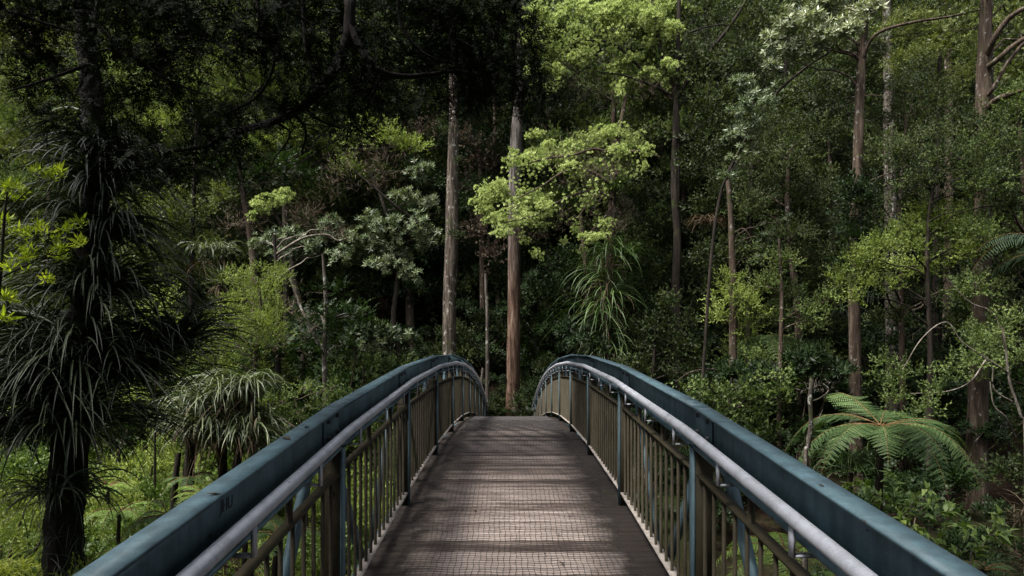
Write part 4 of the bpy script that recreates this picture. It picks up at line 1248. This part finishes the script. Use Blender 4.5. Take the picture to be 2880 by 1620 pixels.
def fern(name, label, u, v, Y, n, L, wid, mat, rise=(.25, .6), drop=(.6, 1.0), pairs=24, pin=PIN, az0=0, azs=None, group=None, cat='tree fern', stem=True, seed=0, tr=.06, flop=.25, back=0.0, pw=2.2):
    r = np.random.default_rng(seed)
    c = P(u, v, Y); gz = float(H(c[0], c[1])) - .1
    base = np.array([c[0], c[1], gz])
    root = empty(name, base, label, cat, group)
    if stem:
        g = Geo(); q = smooth_path([base, (base + c) / 2 + r.normal(size=3) * .05, c], 5)
        g.tube(q, np.linspace(tr * 1.3, tr, len(q)), 10, .5, caps=False, rough=.12)
        g.build('trunk', M['bark_dark'], root, base, True)
    azl = az0 + np.arange(n) / n * 2 * np.pi + r.uniform(-.22, .22, n) if azs is None else np.asarray(azs) + r.uniform(-.1, .1, n)
    for i in range(n):
        g = Geo(); st = Geo()
        frond(g, st, c + (0, 0, r.uniform(-.05, .05)), azl[i], L * r.uniform(.85, 1.1), wid * r.uniform(.9, 1.1), r.uniform(*rise) + back * max(0, math.sin(azl[i])), r.uniform(*drop), pairs, pin, tint0=r.uniform(.15, .85), pw=pw, flop=flop, twist=r.uniform(-.15, .15))
        f = g.build('frond', M[mat], root, base)
        st.build('midrib', M['frond_stem'], f)
        for ch in f.children:
            pass
        me = f.children[0].data
        co = np.empty(len(me.vertices) * 3, np.float32); me.vertices.foreach_get('co', co)
        co = (co.reshape(-1, 3) - base).astype(np.float32); me.vertices.foreach_set('co', co.ravel()); me.update()
    return root


fr = fern('tree_fern', 'large tree fern with wide arching fronds right of the bridge', 2214, 1074, 13.0, 16, 1.9, .50, 'fern', (.10, .34), (.45, .85), 24, az0=.25, seed=4, back=.36, pw=2.8)
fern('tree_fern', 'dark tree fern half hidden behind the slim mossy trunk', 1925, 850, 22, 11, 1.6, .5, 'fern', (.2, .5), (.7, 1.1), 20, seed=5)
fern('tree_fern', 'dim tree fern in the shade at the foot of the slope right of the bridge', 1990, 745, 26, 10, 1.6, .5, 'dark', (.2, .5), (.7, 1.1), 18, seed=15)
fern('ground_fern', 'bright yellow-green fern seen under the right handrail', 1975, 1400, 7.2, 10, .95, .24, 'fernbright', (.35, .7), (.5, .9), 24, seed=6, cat='fern', tr=.04)
fern('ground_fern', 'bright fern between the right balusters and the bottom of the picture', 2065, 1500, 6.2, 9, .8, .2, 'fernbright', (.35, .7), (.5, .9), 22, seed=7, cat='fern', tr=.04)
fern('ground_fern', 'fern frond spray at the bottom edge below the glossy shrub', 2475, 1432, 6.0, 6, .42, .13, 'fern', (.4, .7), (.5, .9), 20, azs=[0.1, .9, 1.9, 2.9, 3.8, 5.2], seed=8, cat='fern', tr=.02)
fern('palm', 'dark feather palm at the right edge with long narrow leaflets', 2690, 640, 15, 11, 2.3, .62, 'palm', (.35, 1.0), (.6, 1.2), 34, pin=PINSIMPLE, az0=.3, seed=9, cat='palm', tr=.1, flop=.5)


for u, v, Y, sd in ((300, 1290, 11, 31), (420, 1300, 10, 32), (520, 1250, 11.5, 33), (620, 1330, 8.5, 34), (380, 1390, 8.6, 35), (700, 1350, 8, 36), (270, 1220, 13, 37), (480, 1200, 13.5, 38)):
    fern('ground_fern', 'low green fern in the tangled growth on the left bank', u, v, Y, 9, .75, .2, 'fernbright' if sd % 2 else 'fern', (.35, .7), (.5, .9), 18, seed=sd, cat='fern', tr=.03, group='ferns on the left bank')

# glossy seedlings close to the right rail
def seedling(label, Y, stems, mat='cover', group=None):
    a = P(stems[0][0][0], stems[0][0][1], Y); base = np.array([a[0], a[1], float(H(a[0], a[1])) - .05])
    root = empty('glossy_shrub', base, label, 'shrub', group)
    st, g = Geo(), Geo()
    pr = Proto([leaf(.115, .042, .25, .25)])
    for j, s in enumerate(stems):
        p = [P(u, v, Y + .12 * math.sin(j * 2 + i)) for i, (u, v) in enumerate(s)]
        if j == 0:
            p = [base] + p
        p = smooth_path(p, 6)
        st.tube(p, np.linspace(.009 if j == 0 else .006, .0025, len(p)), 6, .5, caps=False)
        k0 = 8 if j == 0 else 2
        q = p[k0:]
        q = np.repeat(q, 3, 0) + rng.normal(size=(len(q) * 3, 3)) * .006
        tg = nrm(np.gradient(p, axis=0))[k0:].repeat(3, 0)
        d = nrm(rng.normal(size=q.shape)); d = d - (d * tg).sum(1)[:, None] * tg
        inst(g, pr, q, nrm(d) + tg * .55 + np.array([0, 0, .25]), rng.uniform(.5, 1.1, len(q)), flat=True, roll=.5)
        inst(g, pr, p[-1:].repeat(4, 0), tg[-1:].repeat(4, 0) + rng.normal(size=(4, 3)) * .5, rng.uniform(.6, .9, 4), flat=True)
    g.build('leaves', M[mat], root, base)
    st.build('stems', M['twig_pale'], root, base, True)


M['seed'] = leafmat('glossy_seedling_leaf', (.09, .16, .025), (.19, .29, .05), (.32, .42, .10), .35, .3, .4)
seedling('upright glossy leaved seedling standing above the right blue rail', 5.4,
         [[(2420, 1470), (2385, 1400), (2365, 1330), (2345, 1270), (2335, 1235)], [(2375, 1365), (2330, 1350), (2290, 1325), (2265, 1310)], [(2355, 1300), (2385, 1290), (2400, 1280)], [(2400, 1430), (2360, 1400), (2310, 1380)]], 'seed')
seedling('glossy leaved seedling leaning right near the bottom right corner', 5.6,
         [[(2440, 1450), (2455, 1400), (2480, 1360), (2505, 1325), (2515, 1300)], [(2465, 1380), (2435, 1340), (2420, 1325)], [(2490, 1345), (2520, 1350), (2535, 1345)]], 'seed')
seedling('arching glossy shrub just beyond the right blue rail beneath the tree fern', 6.6,
         [[(2290, 1330), (2255, 1285), (2215, 1250), (2175, 1225), (2130, 1225)], [(2250, 1280), (2245, 1230), (2243, 1195)], [(2270, 1300), (2290, 1275), (2305, 1250)], [(2230, 1260), (2200, 1265), (2180, 1290)], [(2190, 1232), (2165, 1215)]], 'seed')

# dead stick and stumps
t = Tree('dead_stem', 'broken lichen covered stick standing left of the big tree fern', 'dead tree', 12.5,
         [(2026, 1175, 11), (2033, 1120, 11), (2040, 1060, 10), (2038, 1000, 10), (2042, 950, 9)], 'bark_pale', k=8, rough=.12)
t.branch([(2040, 1010, 0), (2065, 1000, 0), (2085, 980, 0), (2070, 965, 0)], 4, 2).branch([(2036, 1080, 0), (2055, 1060, 0), (2070, 1030, 0)], 3, 1.5)
t.clumps([(2045, 975, 20, 14), (2080, 985, 16, 12)], 'bare', 'twig_pale', .8, part='twigs', limbs=False, scale=.35).done()
Tree('dead_stem', 'short pale dead stump in the dark between the two central trunks', 'dead tree', 25,
     [(1226, 790, 9), (1223, 740, 8), (1222, 688, 7)], 'bark_pale', k=8).clumps([(1224, 688, 12, 8)], 'bare', 'brown', .8, part='twigs', limbs=False, scale=.3).done()
Tree('dead_stem', 'thin white dead stem low in the dark right of the left rail crest', 'dead tree', 24,
     [(1213, 1000, 8), (1212, 960, 7), (1215, 925, 6)], 'bark_pale', k=8).done()

# ------------------------------------------------------------------ forest stand behind: built once per kind, then copied


def stand_tree(name, h, cr, kind, mat, bark, r0, low=.35, n=16, scale=1.0, dens=1.0):
    root = empty(name, (0, 0, 0))
    g = Geo(); k = 9
    zz = np.linspace(-.6, h * .93, k)
    p = np.stack([np.cumsum(rng.normal(size=k) * .06), np.cumsum(rng.normal(size=k) * .06), zz], 1)
    p = smooth_path(p, 3)
    g.tube(p, r0 * (1.15 - .95 * np.linspace(0, 1, len(p))), 9, .5, caps=False, rough=.06)
    g.build('trunk', M[bark], root, smooth=True)
    g, br = Geo(), Geo()
    for i in range(n):
        t = low + (1 - low) * (i + .5) / n
        rad = cr * math.sin(math.pi * min(1, .25 + .75 * (1 - (t - low) / (1 - low)))) ** .6 * rng.uniform(.35, 1.0)
        a = i * 2.4 + rng.uniform(-.4, .4)
        c = np.array([rad * math.cos(a), rad * math.sin(a), t * h])
        s = cr * rng.uniform(.34, .52)
        sub = clump(g, kind, c, s, s, s * .55, dens, .5, scale, 6)
        q = p[np.argmin(np.abs(p[:, 2] - (c[2] - .3 * rad)))]
        limb(br, q, c, .05, .015)
        for e in sub[:3]:
            limb(br, c, e, .014, .005, .05, 4, 4)
    g.build('crown', M[mat], root)
    br.build('branches', M[bark], root, smooth=True)
    return root


kinds = [
    (('canopy_tree', 15, 3.1, 'farfine', 'dull', 'bark_dark', .15, .10, 26), 'dull green fine leaved tree in the dense stand on the slope behind the bridge', 'fine leaved trees of the stand behind'),
    (('canopy_tree', 17, 2.9, 'far', 'dark', 'bark_mid', .17, .14, 26), 'dark glossy broadleaf tree in the dense stand on the slope behind the bridge', 'dark broadleaf trees of the stand behind'),
    (('canopy_tree', 14, 3.0, 'farfine', 'olive', 'bark_mid', .14, .12, 24), 'olive green tree in the dense stand behind the bridge', 'olive trees of the stand behind'),
    (('canopy_tree', 16, 2.8, 'farfine', 'fine', 'bark_mid', .16, .14, 24), 'fresh green tree in the dense stand behind the bridge', 'fresh green trees of the stand behind'),
]
protos = [stand_tree(*k[0]) for k in kinds]
r = random.Random(5)
used = [False] * 4
HERO_X = []
for row, (Y, step) in enumerate(((30, 3.4), (34.5, 3.6), (39.5, 4.0), (46, 4.4), (54, 5.0), (63, 5.8), (73, 6.4))):
    x = -.80 * Y + r.uniform(0, 2)
    while x < .80 * Y:
        k = r.choices(range(4), (5, 4, 3 if x < 0 else 2, 3))[0]
        o = protos[k] if not used[k] else copy_tree(protos[k]); used[k] = True
        yy = Y + r.uniform(-1.6, 1.6); xx = x + r.uniform(-.9, .9)
        o.location = (xx, yy, float(H(xx, yy)))
        o.rotation_euler = (r.uniform(-.04, .04), r.uniform(-.04, .04), r.uniform(0, 6.28))
        s = r.uniform(.85, 1.2); o.scale = (s, s, s * r.uniform(.9, 1.12))
        tag(o, kinds[k][1], 'tree', kinds[k][2])
        x += step * r.uniform(.75, 1.25)

# unseen trees of the same kinds, added behind and beside the viewer to block light
for xx, yy, k in ((-9, -7, 0), (-4, -9, 1), (1.5, -8, 3), (6.5, -7, 0), (11, -4, 1), (-12.5, -2, 3), (-14, 3.5, 0), (14, 2, 3), (-1.5, -15, 0), (5, -16, 1), (-8, -15, 3), (12, -12, 0), (-17, -8, 1), (18, -4, 1), (3.6, -5.2, 1)):
    o = copy_tree(protos[k])
    o.location = (xx, yy, float(H(xx, yy))); o.rotation_euler = (0, 0, r.uniform(0, 6.28))
    tag(o, kinds[k][1].split(' in the ')[0] + ' added out of sight behind the viewer for shade', 'tree', 'unseen shade trees added behind the viewer')

# undergrowth on the far slope


def shrub(name, kind, mat, h, rad, n, scale=1.0, dens=1.0):
    root = empty(name, (0, 0, 0)); g, br = Geo(), Geo()
    for i in range(n):
        a = i * 2.4; q = rad * math.sqrt((i + .5) / n)
        c = np.array([q * math.cos(a), q * math.sin(a), h * rng.uniform(.3, 1.0) * (1 - .35 * q / rad)])
        s = rad * rng.uniform(.38, .6)
        clump(g, kind, c, s, s, s * .6, dens, .5, scale, 5)
        limb(br, (0, 0, -.2), c, .025, .008, .1, 6, 5)
    g.build('foliage', M[mat], root)
    br.build('stems', M['bark_mid'], root, smooth=True)
    return root


ukinds = [
    (('undergrowth_shrub', 'round', 'dark', 2.4, 1.3, 7), 'dark round leaved shrub in the shaded undergrowth beyond the bridge', 'round leaved undergrowth shrubs'),
    (('undergrowth_shrub', 'small', 'dull', 2.8, 1.3, 7), 'dull green small leaved shrub in the shaded undergrowth beyond the bridge', 'small leaved undergrowth shrubs'),
    (('undergrowth_shrub', 'fine', 'fine', 2.6, 1.2, 7, 1.3), 'fine leaved green shrub in the undergrowth beyond the bridge', 'fine leaved undergrowth shrubs'),
    (('undergrowth_shrub', 'whorl', 'dark', 3.0, 1.2, 7, 1.1), 'dark shrub with whorled leaves in the undergrowth beyond the bridge', 'whorl leaved undergrowth shrubs'),
]
up = [shrub(*k[0]) for k in ukinds]
used = [False] * 4
spots = []
for Y, step in ((23.5, 2.4), (26, 2.3), (29, 2.5), (32.5, 2.9), (36.5, 3.3), (41, 3.8), (46, 4.4), (52, 5.0)):
    x = -.78 * Y
    while x < .78 * Y:
        spots.append((x + r.uniform(-.7, .7), Y + r.uniform(-.9, .9)))
        x += step * r.uniform(.7, 1.3)
for x, y in ((5.2, 17), (7.5, 18.5), (9.5, 16), (4.6, 8.2), (5.6, 9.4), (6.4, 8.4), (5.2, 10.8), (6.8, 10.2), (7.8, 9.6), (4.2, 9.8), (6.0, 12), (7.4, 12.2), (8.6, 11.4), (8.8, 13.4), (4.4, 20), (11.5, 18), (6.8, 21), (9, 20.5), (-5.5, 18), (-8, 19.5), (-10.5, 18), (-4, 20.5), (-7, 21.5), (-12.5, 20), (13.5, 21), (3.2, 16.5), (12.5, 15), (.6, 26.6), (-.7, 26.2), (1.2, 25.2), (-1.3, 25.4), (0, 28.2), (1.9, 24.2), (-1.8, 24.5), (-2.8, 23), (3, 23), (.9, 28), (-.9, 28.3), (2.4, 26), (-2.2, 26.6), (1.5, 27), (-3.6, 25), (4, 24.6), (0, 30),
             (-2.6, -2.6), (2.7, -2.8), (-4.4, -3.5), (4.6, -3.2), (-1.2, -5.5), (1.4, -5.8), (0, -7), (6.5, -2), (-6.2, -2.4)):  # shrubs out of sight behind the viewer, added to block low light
    spots.append((x, y))
extra = []
for Y, step, x0 in ((21.2, 2.4, 4.5), (24.8, 2.4, 3.5), (28.4, 2.6, 2.5)):
    for sg in (-1, 1):
        x = x0
        while x < .72 * Y:
            if not ((sg < 0 and x < 3.6 and Y < 27) or (sg > 0 and x < 4.6 and Y < 25)):
              extra.append((sg * (x + r.uniform(-.6, .6)), Y + r.uniform(-.7, .7)))
            x += step * r.uniform(.8, 1.2)
n_first = len(spots)
spots += [(5.8, 9.0), (6.6, 9.6), (7.3, 10.6), (8.2, 10.4), (9.2, 12), (6.2, 11), (5.0, 9.2), (7.8, 13.6), (9.8, 13.8), (5.4, 7.4), (6.4, 7.2)] + extra
for xx, yy in spots:
    if (abs(xx) < 1.1 and 0 < yy < 25.1) or (-.125 < xx / max(yy, 1) < -.055 and 19 < yy < 26.8):
        continue
    k = r.choices(range(4), (4, 1, 0, 4) if (xx > 1.5 and yy < 23) or (abs(xx) < 5 and 22 < yy < 31) else (4, 3, 2, 3))[0]
    o = up[k] if not used[k] else copy_tree(up[k]); used[k] = True
    o.location = (xx, yy, float(H(xx, yy)))
    o.rotation_euler = (0, 0, r.uniform(0, 6.28))
    s = r.uniform(.75, 1.35) * (.5 if abs(xx) < 1.4 and 24 < yy < 28 else .5 if 0 < yy < 14 else 1.3 if (xx, yy) in extra else 1 if yy < 31 else 1.6 if yy < 40 else 2.1); o.scale = (s, s, s * r.uniform(.85, 1.3))
    tag(o, ukinds[k][1], 'shrub', ukinds[k][2])

bkinds = [
    (('bank_shrub', 'small', 'cover', .55, .6, 5, .55), 'low leafy plant among the grass on the bank beside the bridge', 'low leafy plants on the banks'),
    (('bank_shrub', 'fine', 'finebright', .8, .6, 5, .7), 'low fine leaved plant on the bank beside the bridge', 'low fine leaved plants on the banks'),
    (('bank_shrub', 'round', 'cover', .6, .55, 5, .6), 'low round leaved plant on the bank beside the bridge', 'low round leaved plants on the banks')]
bp = [shrub(*k[0]) for k in bkinds]
used = [False] * 3
for i in range(118):
    if i < 102:
        xx, yy = r.uniform(-15, -2.2), r.uniform(8, 22)
    else:
        xx, yy = r.uniform(1.6, 3.2), r.uniform(4, 9)
    k = r.choices(range(3), (4, 3, 2))[0]
    o = bp[k] if not used[k] else copy_tree(bp[k]); used[k] = True
    o.location = (xx, yy, float(H(xx, yy)))
    o.rotation_euler = (0, 0, r.uniform(0, 6.28))
    s = r.uniform(.6, 1.5) * (1 + max(0, yy - 12) * .08); o.scale = (s, s, s * r.uniform(.7, 1.2))
    tag(o, bkinds[k][1], 'plant', bkinds[k][2])

# ------------------------------------------------------------------ grass and ground plants


def scatter(n, x0, x1, y0, y1, keep=None):
    x = rng.uniform(x0, x1, n); y = rng.uniform(y0, y1, n)
    m = np.abs(x - BX) > 1.25
    if keep is not None:
        m &= keep(x, y)
    x, y = x[m], y[m]
    return np.stack([x, y, H(x, y)], 1)


g = Geo()
p = scatter(2200, -11, -1.2, 4.5, 20)
cl = np.sin(p[:, 0] * 1.7 + 1) * np.sin(p[:, 1] * 1.3) + rng.normal(size=len(p)) * .5
p = p[cl > -.35]; n = len(p)
strap(g, p.repeat(4, 0) + rng.normal(size=(n * 4, 3)) * (.09, .09, .0), rng.uniform(-3.2, 3.2, n * 4), rng.uniform(.2, .6, n * 4), rng.uniform(.006, .013, n * 4),
      np.radians(rng.uniform(50, 88, n * 4)), np.radians(rng.uniform(-70, 30, n * 4)), 4)
p = scatter(120, 1.2, 3.5, 3, 8); n = len(p)
strap(g, p.repeat(3, 0) + rng.normal(size=(n * 3, 3)) * (.08, .08, .0), rng.uniform(-3.2, 3.2, n * 3), rng.uniform(.2, .5, n * 3), rng.uniform(.006, .012, n * 3),
      np.radians(rng.uniform(50, 88, n * 3)), np.radians(rng.uniform(-70, 30, n * 3)), 4)
tag(g.build('grass', M['grass']), kind='stuff')
g = Geo()
for (x0, x1, y0, y1, n) in ((-12, -1.2, 4, 21, 5200), (1.2, 4, 2.5, 9, 400), (-22, 22, 21, 34, 5200)):
    p = scatter(n, x0, x1, y0, y1); n = len(p)
    p[:, 2] += rng.uniform(.02, .22, n)
    for w in range(4):
        q = p[w::4]
        inst(g, PR['small'][w], q, rng.normal(size=q.shape) * .6 + np.array([0, 0, .7]), rng.uniform(.5, 1.1, len(q)))
tag(g.build('ground_cover', M['cover']), kind='stuff')

for i in range(26):
    xx, yy = r.uniform(-9, -2.4), r.uniform(6.5, 15)
    c = np.array([xx, yy, float(H(xx, yy))])
    o_ = empty('sedge_tuft', c, 'arching sedge tuft in the tangled grass of the left bank', 'grass', 'sedge tufts on the left bank')
    g = Geo(); tussock(g, c, 90, r.uniform(.45, .95), .012, (40, 90), (-80, -10), .1, seg=6)
    g.build('blades', M['grass' if i % 3 else 'strap'], o_, c)
for lab, u, v, Y, n, L in (('lush yellow-green grass tussock at the bottom left corner', 50, 1400, 8.3, 560, 1.0),
                           ('yellow-green grass tussock right of the black strap leaf trunk', 235, 1400, 9.4, 320, .8),
                           ('grass tussock at the left edge above the bottom corner', 10, 1330, 9.6, 360, .9),
                           ('broad yellow-green grass tussock at the bottom edge beside the black trunk foot', 110, 1440, 7.6, 380, .85),
                           ('sedge tuft below the drooping strap leaf group', 405, 1225, 12.6, 130, .6),
                           ('small sunlit sedge by the left blue rail', 330, 1330, 10.4, 120, .5)):
    c = P(u, v, Y); c[2] = float(H(c[0], c[1]))
    o_ = empty('grass_tussock', c, lab, 'grass', 'grass tussocks on the left bank')
    g = Geo(); tussock(g, c, n, L, .017, (45, 90), (-75, 0), .16, seg=6)
    g.build('blades', M['grass'], o_, c)
